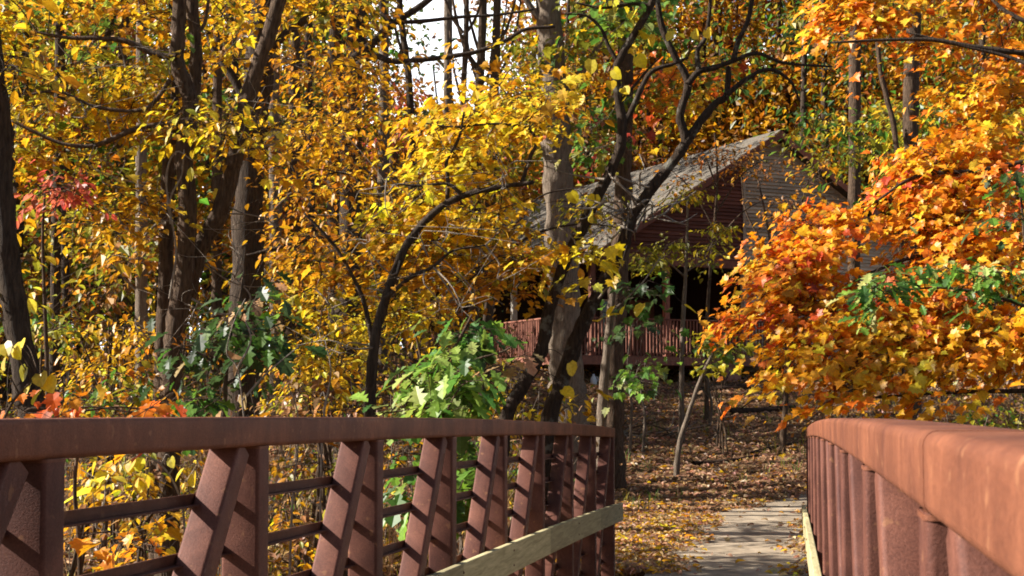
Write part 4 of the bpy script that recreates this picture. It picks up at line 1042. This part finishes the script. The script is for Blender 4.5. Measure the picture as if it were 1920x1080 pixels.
# --- oak saplings behind the left handrail
D = 11.0
T = Plant('green_oak_sapling', 'bright green lobed-leaf oak sapling over the middle of the left handrail', 'sapling', foot(830, D), bark='bark_brown')
T.pxstem(line([(838, 1060), (836, 900), (830, 780), (835, 690), (870, 620), (885, 590)], D, 12, 4), 'trunk', True)
for pts in ([(832, 780), (790, 730), (755, 700)], [(834, 720), (880, 680), (940, 660), (960, 650)], [(836, 860), (760, 850), (720, 870)], [(834, 760), (760, 770), (710, 775)]):
    T.pxstem(line(pts, D - .1, 6, 2.5), 'limb', seg=6)
ok = dict(leaf='oak', size=.165, nl=9, rad=.22, droop=.55, flat=.35, size_var=.2)
T.crown([(755, 680), (800, 655), (870, 650), (895, 690), (895, 760), (860, 785), (750, 785), (735, 730)], D - .6, D + .4, 27, pals=[('green', 2), ('limegreen', 4)], **ok)
T.crown([(850, 615), (895, 605), (905, 635), (860, 645)], D - .1, D + .6, 6, pals=[('green', 2), ('darkgreen', 2)], **ok)
T.crown([(930, 650), (985, 640), (990, 690), (940, 690)], D - .1, D + .2, 2, pals=[('tan', 2), ('limegreen', 1)], leaf='oak', size=.16, nl=4, rad=.16)
T.crown([(700, 830), (900, 830), (880, 930), (780, 950), (720, 900)], D - .2, D + .6, 14, pals=[('green', 2), ('limegreen', 1)], **ok)
T.finish(single=300)
D = 12.0
T = Plant('dark_oak_sapling', 'shaded dark green oak sapling at the foot of the stout trunk', 'sapling', foot(425, D), bark='bark_brown')
T.pxstem(line([(420, 1040), (415, 860), (422, 740), (430, 640), (450, 560), (455, 520)], D, 12, 4), 'trunk', True)
for pts in ([(425, 700), (370, 660), (310, 650)], [(430, 640), (490, 620), (545, 600)], [(424, 720), (480, 690), (530, 680)]):
    T.pxstem(line(pts, D, 6, 2.5), 'limb', seg=6)
T.crown([(290, 640), (340, 590), (420, 560), (470, 510), (500, 560), (560, 590), (550, 640), (500, 690), (400, 720), (300, 700)], D - .5, D + .5, 26, leaf='oak', size=.14, pals=[('darkgreen', 4), ('green', 1), ('tan', .3)], nl=9, rad=.28, flat=.3)
T.crown([(300, 720), (420, 720), (410, 785), (310, 785)], D - .5, D + .4, 9, leaf='oak', size=.14, pals=[('darkgreen', 2), ('green', 2)], nl=8, rad=.25, flat=.3)
T.finish(single=260)
# --- red-orange maple seedling peeping over the rail on the left
D = 9.0
T = Plant('red_maple_seedling', 'low orange-red maple seedling peeping over the left end of the handrail', 'seedling', foot(150, D), bark='bark_brown')
T.pxstem(line([(150, 1060), (140, 920), (150, 820), (160, 770)], D, 9, 4), 'trunk', True)
T.crown([(-60, 765), (120, 755), (240, 745), (340, 765), (330, 800), (-60, 800)], D - .4, D + .4, 13, leaf='maple', size=.085, pals=[('redorange', 2), ('orange', 2), ('amber', 1)], nl=8, rad=.24)
T.crown([(120, 985), (300, 975), (290, 1080), (130, 1080)], D - .4, D + .6, 7, leaf='maple', size=.085, pals=[('orange', 2), ('amber', 2)], nl=8, rad=.24)
T.finish(single=200)
# --- round yellow leaves
D = 8.5
T = Plant('redbud_sprig', 'sprig of round yellow leaves at the left border above the handrail', 'sapling', foot(20, D), bark='bark_brown')
T.pxstem(line([(-30, 1050), (-10, 850), (20, 760), (60, 715), (90, 690)], D, 8, 3), 'trunk', True)
T.loose([(50, 688, D), (75, 700, D), (88, 708, D), (58, 720, D), (78, 732, D), (8, 645, D), (30, 650, D), (12, 668, D), (40, 640, D + .2), (-10, 690, D)], 'round', .105, [('lemon', 2), ('yellowgreen', 1)], 1.0)
T.finish(single=30)
# --- yellow vine leaves below the rail
D = 10.5
T = Plant('yellow_vine', 'straggling yellow-leaved vine seen through the left railing', 'vine', foot(330, D), bark='twig_pale')
T.pxstem(line([(380, 1150), (350, 1020), (340, 940), (310, 880), (270, 850)], D, 6, 3), 'stem', True, seg=6)
T.pxstem(line([(345, 960), (300, 980), (240, 1000), (180, 990)], D, 4, 2), 'stem', seg=6)
T.pxstem(line([(340, 930), (380, 900), (400, 870)], D, 4, 2), 'stem', seg=6)
T.loose([(250, 862, D), (265, 860, D), (240, 868, D), (320, 858, D), (270, 905, D), (262, 895, D), (345, 880, D), (362, 888, D), (350, 905, D), (290, 1000, D), (300, 985, D), (285, 995, D), (318, 1028, D), (372, 955, D), (380, 930, D), (180, 870, D), (170, 900, D), (195, 885, D), (600, 1000, D), (620, 960, D)], 'round', .10, [('lemon', 2), ('yellow', 1)], 1.0)
T.crown([(140, 860), (230, 860), (230, 940), (140, 960)], D, D + .8, 7, leaf='ovate', size=.12, pals=[('yellow', 1), ('ochre', 1)], nl=8, rad=.25)
T.finish(single=90)
# --- brown curled leaves on pale dead stems
D = 10.2
T = Plant('dead_stalks', 'pale dead stalks with curled brown leaves rising above the left handrail', 'dead plant', foot(440, D), bark='twig_pale')
for pts in ([(470, 1000), (462, 850), (455, 760), (445, 690), (425, 660), (440, 600), (460, 560)], [(445, 690), (470, 640), (460, 600)], [(440, 1000), (425, 850), (415, 775)], [(455, 750), (500, 700), (560, 650)], [(600, 1000), (605, 800), (620, 700), (610, 640)], [(545, 1000), (560, 800), (540, 720)]):
    T.pxstem(line(pts, D, 5, 2), 'stalk', pts[0][1] > 900, seg=5)
T.loose([(415, 770, D), (458, 735, D), (452, 680, D), (425, 655, D), (470, 790, D), (625, 700, D), (555, 745, D), (600, 745, D)], 'curled', .12, [('tan', 2), ('brown', 1)], .5)
T.finish(single=20)

# --- middle distance trees on the left, each with its own trunk and crown
mid = [
    # px, depth, width, lean px, bark, label, crown polygon, palettes, sprays
    (265, 24.0, 22, 0, 'bark_pale', 'slim pale trunk between the left border and the three stems', [(180, 430), (320, 420), (330, 560), (180, 560)], [('rustleaf', 1), ('ochre', 1), ('olive', 1)], 22),
    (100, 27.0, 18, 10, 'bark_dark', 'dark trunk in the shade right of the leaning border trunk', [(40, 330), (220, 330), (240, 480), (60, 500)], [('rustleaf', 1), ('yellow', 1), ('olive', 1)], 34),
    (128, 31.0, 14, -12, 'bark_dark', 'thin black stem forming a narrow pair on the far left', [(20, 480), (220, 470), (240, 600), (40, 620)], [('brown', 2), ('rustleaf', 2), ('olive', 1)], 26),
    (225, 34.0, 24, 6, 'bark_brown', 'brown trunk in the dim woods left of the slim pale trunk', [(140, 180), (330, 200), (330, 330), (150, 340)], [('olive', 1), ('green', 1), ('rustleaf', 1)], 30),
    (520, 29.0, 24, -6, 'bark_grey', 'grey trunk just right of the stout dark one', [(480, 480), (640, 470), (660, 600), (500, 620)], [('ochre', 2), ('yellow', 1)], 40),
    (548, 36.0, 26, 4, 'bark_brown', 'brown trunk half hidden by leaves right of the grey trunk', [(500, 330), (660, 330), (660, 450), (500, 450)], [('ochre', 1), ('rustleaf', 2), ('red', .5)], 46),
    (590, 32.0, 15, -10, 'bark_dark', 'thin dark stem between the stout trunk and the arching tree', [(560, 560), (720, 560), (700, 700), (560, 700)], [('yellow', 2), ('lemon', 1)], 38),
    (715, 37.0, 22, 5, 'bark_grey', 'grey trunk right of the arching tree', [(690, 330), (830, 320), (840, 450), (700, 460)], [('ochre', 2), ('rustleaf', 1)], 26),
    (735, 45.0, 24, 0, 'bark_brown', 'red-leaved tree low under the sky gap', [(690, 160), (770, 150), (800, 330), (700, 340)], [('red', 2), ('rustleaf', 2)], 46),
    (835, 40.0, 18, 4, 'bark_grey', 'grey trunk below the sky gap left of the roof', [(790, 320), (940, 300), (960, 400), (820, 420)], [('olive', 1), ('ochre', 1), ('yellow', 1)], 44),
    (405, 33.0, 20, 3, 'bark_brown', 'brown trunk behind the fork of the three stems', [(360, 330), (470, 320), (480, 450), (360, 460)], [('ochre', 2), ('rustleaf', 1)], 36),
    (20, 35.0, 26, 0, 'bark_brown', 'trunk deep in the woods at the far left', [(-80, -60), (160, -60), (150, 200), (-80, 240)], [('olive', 2), ('ochre', 2), ('green', 1)], 60),
    (170, 40.0, 22, 0, 'bark_dark', 'dark trunk deep in the woods above the dim clearing', [(100, 560), (320, 540), (330, 680), (110, 690)], [('olive', 1), ('rustleaf', 1), ('brown', 2), ('darkgreen', 1)], 50),
]
for px, d_, w0, lean, bk, lab, poly, pals, ns in mid:
    T = Plant('forest_tree', lab, 'tree', foot(px, d_), group='trees of the wood on the left', bark=bk)
    T.pxstem(line([(px, 790), (px + lean * .3, 600), (px + lean * .6, 400), (px + lean, 200), (px + lean * 1.4, -20), (px + lean * 2, -250)] if px not in (735,) else [(px, 790), (px, 600), (px, 400), (px + 4, 260)], d_, w0 * 1.15, w0 * .75), 'trunk', True)
    for k in range(4):
        sx = RNG.choice([-1, 1]); y0 = RNG.uniform(280, 620)
        T.pxstem(line([(px + lean * .5, y0), (px + sx * 30, y0 - 30), (px + sx * 70, y0 - 50 + RNG.normal(0, 15))], d_ + RNG.normal(0, .2), 6, 2.5), 'limb', seg=6)
    T.crown(poly, d_ - 2, d_ + 2, ns, leaf='small', size=.165, pals=pals, nl=16, rad=.7)
    if px not in (735, 835, 715): T.crown([(px - 110, -420), (px + 110, -420), (px + 120, 40), (px - 120, 40)], d_ - 2, d_ + 2, 34, leaf='small', size=.19, pals=[('yellow', 1), ('ochre', 2), ('olive', 1)], nl=16, rad=.9)
    T.finish()
D = 14.6
T = Plant('pink_shrub', 'patch of pinkish red leaves on a shrub at the far left', 'shrub', foot(85, D), bark='bark_brown')
T.pxstem(line([(90, 780), (85, 600), (80, 450), (85, 350)], D, 9, 4), 'trunk', True)
T.crown([(20, 325), (140, 325), (140, 365), (20, 365)], D - .8, D + .2, 12, leaf='ovate', size=.08, pals=[('red', 1)], nl=16, rad=.26)
T.finish()

# --- low shrubs along the bank
shr = [
    (60, 17.0, 600, 'yellow', 'yellow shrub on the bank at the left border', [(0, 590), (130, 580), (150, 690), (0, 720)], [('yellow', 1), ('green', 1), ('olive', 2)], 22),
    (200, 18.0, 600, 'ochre', 'amber shrub on the bank left of the three stems', [(110, 600), (290, 590), (300, 700), (120, 710)], [('yellow', 1), ('ochre', 2)], 34),
    (240, 15.5, 600, 'olive', 'mixed green and orange shrub low behind the rail left of the dark oak', [(90, 690), (300, 690), (320, 790), (80, 790)], [('olive', 2), ('orange', 1), ('green', 1), ('rustleaf', 1)], 40),
    (620, 17.0, 600, 'yellow', 'dense yellow shrub between dark oak and bowed stem', [(520, 610), (690, 600), (690, 720), (540, 730)], [('yellow', 2), ('lemon', 1), ('ochre', 1)], 46),
    (580, 15.0, 600, 'ochre', 'dull amber brush just above the rail under the yellow shrub', [(520, 720), (690, 720), (690, 800), (520, 800)], [('ochre', 1), ('brown', 1), ('olive', 1), ('yellow', .7)], 24),
    (780, 20.0, 600, 'yellow', 'yellow brush behind the top of the green oak sapling', [(720, 560), (900, 560), (880, 660), (740, 680)], [('yellow', 2), ('ochre', 1), ('olive', 1)], 24),
    (985, 15.5, 600, 'yellow', 'low yellow sprouts between the feet of the twin stems', [(900, 730), (1080, 700), (1090, 800), (900, 800)], [('yellow', 1), ('lemon', 1)], 12),
    (210, 15.0, 600, 'ochre', 'amber brush seen through the leftmost railing opening', [(130, 850), (400, 840), (400, 960), (130, 980)], [('ochre', 1), ('brown', 1), ('olive', 1), ('yellow', 1)], 30),
    (560, 14.5, 600, 'ochre', 'amber brush seen through the second railing opening', [(510, 840), (640, 840), (640, 1060), (510, 1060)], [('ochre', 1), ('green', .6), ('olive', 1), ('yellow', 1), ('brown', 1)], 28),
    (1250, 32.0, 600, 'olive', 'low yellowish shrub at the foot of the porch', [(1290, 620), (1390, 640), (1390, 700), (1290, 700)], [('yellowgreen', 1), ('olive', 1)], 12),
    (1830, 24.0, 600, 'olive', 'dull green brush under the maple right of the handrail', [(1760, 770), (1990, 760), (1990, 830), (1760, 820)], [('olive', 2), ('green', 1), ('brown', 1)], 40),
]
for px, d_, _, nm, lab, poly, pals, ns in shr:
    pc = np.array(poly, float); cx, cy = pc.mean(0)
    T = Plant('shrub', lab, 'shrub', foot(cx, d_), group='shrubs on the banks', bark='bark_brown')
    for k in range(5):
        x1 = cx + RNG.uniform(-.35, .35) * np.ptp(pc[:, 0]); T.pxstem(line([(cx + RNG.normal(0, 12), max(cy + 90, 800)), ((cx + x1) / 2, cy + 40), (x1, cy - .3 * np.ptp(pc[:, 1]))], d_ + RNG.normal(0, .3), 6 if d_ < 24 else 3, 2.5 if d_ < 24 else 1.2), 'stem', True, seg=5)
    T.crown(poly, d_ - 1.2, d_ + 1.2, ns, leaf='ovate' if d_ < 20 else 'small', size=.10 if d_ < 20 else .13, pals=pals, nl=13, rad=.38)
    T.finish()

# ------------------------------------------------------------------ uncountable masses: deep woods, undergrowth, leaf litter, dry grass
woods = tag(empty('far_woodland', (0, 70, 3)), 'deep mixed autumn woods closing the view behind everything', 'woodland', kind='stuff')
lm, tm = MB(), MB()
for k in range(390):
    px = RNG.uniform(-500, 2500); d_ = RNG.uniform(46, 100)
    if 280 <= k: px = RNG.uniform(1000, 2000); d_ = RNG.uniform(66, 100)
    p = at(px, 700, d_); X, Y = p[0], p[1]
    if k < 24: X, Y = RNG.uniform(-32, -14.5), RNG.uniform(24, 46); px = -999; d_ = 40      # the wood goes on to the left; these low trees are added for shade
    gz = float(ground(X, Y))
    q = Vector((X, Y, 0)) - Vector((APX[0], APX[1], 0)); lx = q.x * math.cos(CYAW) + q.y * math.sin(CYAW); ly = -q.x * math.sin(CYAW) + q.y * math.cos(CYAW)
    if -9.5 < lx < 8 and -3 < ly < 21: continue
    gap = 640 < px < 1010
    H = RNG.uniform(7.5, 10.5) * d_ / 62 + (d_ - 62) * .02 if gap else (RNG.uniform(9, 12.5) if px < -900 else RNG.uniform(15, 25))
    rt = RNG.uniform(.12, .28)
    if not gap or RNG.random() < .12:
        tube(tm, smooth_path([(X, Y, gz - .2), (X + RNG.normal(0, .4), Y, gz + H * .4), (X + RNG.normal(0, 1.3), Y, gz + H * (.95 if not gap else .9))], 3), np.linspace(rt, rt * .35, 7), 6)
    nl = 1300; u = RNG.random(nl)
    nb = 24; cb = np.column_stack([RNG.normal(0, 1.9, nb), RNG.normal(0, 1.9, nb), RNG.uniform(.12, 1.0, nb) * H]); ci = RNG.integers(0, nb, nl)
    pos = np.array([X, Y, gz]) + cb[ci] + RNG.normal(0, 1, (nl, 3)) * np.array([.95, .95, .55])
    if gap: pos = pos[pos[:, 2] < gz + H]
    pal = [[('olive', 2), ('green', 1)], [('ochre', 2), ('rustleaf', 1)], [('brown', 2), ('rustleaf', 1), ('olive', 1)], [('yellow', 1), ('ochre', 2)], [('darkgreen', 2), ('green', 1)], [('red', 1), ('rustleaf', 2)]][RNG.choice(6, p=[.22, .27, .22, .10, .12, .07])]
    m_ = len(pos); dr = RNG.normal(0, 1, (m_, 3)); nr = RNG.normal(0, .6, (m_, 3)) + (0, 0, .8)
    emit_leaves(lm, 'small', pos, dr, nr, RNG.uniform(.22, .48, m_) * (d_ / 65) ** .5, jitter(pick(pal, m_), .2))
tag(lm.obj('foliage', 'leaf_mass', woods, woods.location), kind='stuff'); tag(tm.obj('trunk_mass', 'bark_dark', woods, woods.location, True), kind='stuff')

und = tag(empty('undergrowth', (-8, 20, 0)), 'tangled low undergrowth of thin stems and small autumn leaves on the banks', 'undergrowth', kind='stuff')
lm, tm = MB(), MB()
for k in range(520):
    if k < 400: px, d_ = RNG.uniform(-120, 1020), RNG.uniform(14.5, 40) ** 1.0
    else: px, d_ = RNG.uniform(1500, 2150), RNG.uniform(19, 40)
    p = at(px, 800, d_); X, Y = p[0], p[1]
    if abs(X + .6) < 2.2 and Y < 31: continue
    if px > 940 and px < 1500 and d_ > 24: continue
    gz = float(ground(X, Y)); H = RNG.uniform(.4, 2.0) * (1.0 if d_ < 22 else 1.25)
    for s_ in range(RNG.integers(2, 5)):
        e = np.array([X + RNG.normal(0, .6), Y + RNG.normal(0, .5), gz + H * RNG.uniform(.7, 1.1)])
        tube(tm, smooth_path([(X, Y, gz - .05), 0.5 * (np.array([X, Y, gz]) + e) + RNG.normal(0, .08, 3), e], 3), np.linspace(.011, .004, 7), 4, cap=False)
    m_ = RNG.integers(18, 46); u = RNG.random(m_)
    pos = np.column_stack([X + RNG.normal(0, .45, m_), Y + RNG.normal(0, .45, m_), gz + H * RNG.uniform(.25, 1.1, m_)])
    pal = [[('ochre', 2), ('brown', 2)], [('yellow', 2), ('ochre', 1)], [('olive', 2), ('green', 1)], [('brown', 2), ('tan', 1)]][RNG.choice(4, p=[.32, .24, .22, .22])]
    emit_leaves(lm, 'ovate' if d_ < 20 else 'small', pos, RNG.normal(0, 1, (m_, 3)), RNG.normal(0, .5, (m_, 3)) + (0, 0, .8), RNG.uniform(.06, .12, m_) * (1 if d_ < 20 else 1.3), jitter(pick(pal, m_), .2))
tag(lm.obj('foliage', 'leaf_mass', und, und.location), kind='stuff'); tag(tm.obj('stem_mass', 'bark_grey', und, und.location, True), kind='stuff')

lit = MB()
def litter(n_, x0, x1, y0, y1, kind, s0, s1, pals, keep=None, dz=.012, lift=.03):
    X = RNG.uniform(x0, x1, n_); Y = RNG.uniform(y0, y1, n_)
    if keep is not None:
        k_ = RNG.random(n_) < keep(X, Y); X, Y = X[k_], Y[k_]
    m_ = len(X)
    dp = np.sqrt(((X[:, None] - PATH[None, :, 0]) ** 2 + (Y[:, None] - PATH[None, :, 1]) ** 2)).min(1) if y0 < 34 else np.full(m_, 9.0)
    Z = ground(X, Y) + dz + RNG.random(m_) * lift
    Z = np.where(dp < PW + .02, np.maximum(Z, np.maximum(ground(X, Y), -.3) + .074), Z)
    Z += np.where((dp > PW) & (dp < PW + .9) & (Y > 15.2), .05, 0)
    b = RNG.random(m_) * 6.283
    dr = np.column_stack([np.cos(b), np.sin(b), RNG.normal(0, .28, m_)]); nr = RNG.normal(0, .42, (m_, 3)) + (0, 0, 1)
    emit_leaves(lit, kind, np.column_stack([X, Y, Z]), dr, nr, RNG.uniform(s0, s1, m_), jitter(pick(pals, m_), .22))
def dpath(X, Y): return np.sqrt(((X[:, None] - PATH[None, :, 0]) ** 2 + (Y[:, None] - PATH[None, :, 1]) ** 2)).min(1)
def off_path(X, Y):
    d_ = dpath(X, Y) + .16 * np.sin(Y * 2.1 + X) + .10 * np.sin(Y * 5.3) + .07 * np.sin(Y * 11.0 + X * 4)
    return np.where(d_ < PW - .32, .022, np.where(d_ < PW - .12, .22, np.where(d_ < PW + .02, .7, 1.0))) * np.where((Y < 15.35), 0, 1)
litter(15000, -5.0, 3.0, 15.0, 27.0, 'curled', .07, .13, [('tan', 4), ('litter', 3), ('yellow', 1.2), ('ochre', 2), ('brown', 1)], off_path)
litter(9000, -3.2, -1.0, 15.2, 23.0, 'curled', .07, .12, [('tan', 4), ('litter', 2), ('yellow', 1.6), ('ochre', 1.6)], off_path, lift=.06)
litter(46000, -7.0, 9.0, 24.0, 46.0, 'curled', .08, .16, [('litter', 6), ('tan', 4), ('brown', 2), ('ochre', .8)], off_path)
litter(22000, -24.0, -4.0, 13.0, 42.0, 'small', .09, .17, [('brown', 3), ('tan', 2), ('ochre', 2)])
litter(16000, 2.0, 18.0, 14.0, 42.0, 'small', .09, .17, [('brown', 3), ('tan', 2), ('ochre', 2), ('amber', 1)], off_path)
litter(6000, -9.0, -2.2, 6.0, 16.0, 'curled', .07, .12, [('brown', 3), ('tan', 2), ('yellow', 1)])
u_, v_ = RNG.random(1100) ** .8 * 6.9, RNG.uniform(-.3, LEN, 1100); cY, sY = math.cos(CYAW), math.sin(CYAW)
pr = np.column_stack([APX[0] - u_ * cY - v_ * sY, APX[1] - u_ * sY + v_ * cY, APX[2] - u_ * SL + .055]); b = RNG.random(1100) * 6.283
emit_leaves(lit, 'small', pr, np.column_stack([np.cos(b), np.sin(b), RNG.normal(0, .3, 1100)]), RNG.normal(0, .3, (1100, 3)) + np.array([-SL * cY, -SL * sY, 1.0]), RNG.uniform(.09, .16, 1100), jitter(pick([('brown', 3), ('tan', 1), ('ochre', 2)], 1100), .2))
tag(lit.obj('leaf_litter', 'leaf_mass'), 'carpet of fallen brown and yellow leaves over slope and path edges', 'leaf litter', kind='stuff')

gm = MB()
def tufts(n_, x0, x1, y0, y1, h0, h1, pals, blades=9):
    X = RNG.uniform(x0, x1, n_); Y = RNG.uniform(y0, y1, n_)
    k_ = (np.abs(X + .6) > 1.6) | (Y > 27); X, Y = X[k_], Y[k_]; n_ = len(X)
    si = np.repeat(np.arange(n_), blades); m_ = len(si); b = RNG.random(m_) * 6.283
    x = X[si] + RNG.normal(0, .07, m_); y = Y[si] + RNG.normal(0, .07, m_); h = RNG.uniform(h0, h1, m_)
    o = np.column_stack([np.cos(b), np.sin(b), np.zeros(m_)]); B = np.column_stack([x, y, ground(x, y) - .02]); sd = np.column_stack([-np.sin(b), np.cos(b), np.zeros(m_)]) * .006
    up = np.array([0, 0, 1.0]); M = B + up * (h * .6)[:, None] + o * (h * .12)[:, None]; E = B + up * (h * .95)[:, None] + o * (h * .4)[:, None]
    V = np.stack([B - sd, B + sd, M + sd, M - sd, E], 1).reshape(-1, 3); i_ = np.arange(m_)[:, None] * 5
    gm.add(V, f4=i_ + np.array([[0, 1, 2, 3]]), f3=i_ + np.array([[3, 2, 4]]), col=np.repeat(jitter(pick(pals, m_), .2), 5, 0))
tufts(330, -12, -3.4, 13.5, 26, .35, .9, [('tan', 3), ('brown', 1), ('olive', 1)])
tufts(240, -3.4, 6.5, 16, 44, .12, .35, [('olive', 2), ('green', 2), ('tan', 1)])
tufts(200, 1.5, 14, 15, 34, .2, .5, [('olive', 2), ('tan', 2), ('green', 1)])
tag(gm.obj('dry_grass', 'leaf_mass'), 'thin tufts of dry grass and weeds standing in the leaves', 'grass', kind='stuff')

# --- fallen logs
for (xa, ya), (xb, yb), wd, lab in (((1310, 737), (1470, 733), 13, 'fallen log highest on the slope below the deck'), ((1370, 778), (1490, 770), 15, 'fallen log in the middle of the slope'), ((1300, 872), (1420, 858), 9, 'thin fallen branch nearest the path on the slope'), ((1410, 855), (1505, 832), 10, 'thin fallen branch leading to the right handrail end')):
    A_, da = on_ground(xa, ya, 16, 50); B_, db = on_ground(xb, yb, 16, 50)
    r_ = wd / 2 * (da + db) / 2 / F
    us = np.linspace(0, 1, 6); P = A_ + (B_ - A_) * us[:, None]; P[:, 2] = ground(P[:, 0], P[:, 1]) + r_ * .75; P[:, 1] += RNG.normal(0, .06, 6)
    lg = tag(empty('fallen_log', (A_[0], A_[1], float(ground(A_[0], A_[1])))), lab, 'log', 'fallen logs on the slope')
    S = smooth_path(P, 4); mb = MB(); tube(mb, S, np.linspace(r_, r_ * .65, len(S)), 9, .07); mb.obj('log_stem', 'bark_log', lg, lg.location, True)
    for u in (6, 12):
        mb = MB(); tube(mb, smooth_path([S[u], S[u] + RNG.normal(0, .12, 3) + (0, -.05, .2), S[u] + RNG.normal(0, .2, 3) + (0.1, -.1, .42)], 3), np.linspace(r_ * .35, .006, 7), 5); mb.obj('branch_stub', 'bark_log', lg, lg.location, True)
bp = tag(empty('brush_pile', on_ground(1215, 818, 16, 45)[0]), 'heap of pale fallen twigs on the slope behind the left rail end', 'brush pile')
b0 = np.array(bp.location)
for k in range(26):
    c = b0 + np.array([RNG.normal(0, .9), RNG.normal(0, .5), 0]); a_ = RNG.uniform(0, 6.28); ln = RNG.uniform(.5, 1.5); e = c + np.array([math.cos(a_) * ln, math.sin(a_) * ln * .5, 0])
    c[2] = float(ground(c[0], c[1])) + .03; e[2] = float(ground(e[0], e[1])) + RNG.uniform(.1, .5)
    mb = MB(); tube(mb, smooth_path([c, (c + e) / 2 + RNG.normal(0, .07, 3), e], 3), np.linspace(.02, .006, 7), 5); mb.obj('twig', 'twig_pale' if k % 2 else 'bark_brown', bp, bp.location, True)

# --- one yellow leaf lying on the right top rail
yl = 1.15
o = tag(link('fallen_leaf', leaf_mesh('ovate')), 'single pale yellow leaf lying on top of the right handrail', 'leaf')
o.location = (XR + RW * .80, 1.03, TOP + float(cz(1.03)) + .0035); o.rotation_euler = (0.06, 0.05, R(-70)); o.scale = (.05, .05, .02); o.color = (.84, .62, .10, 1)
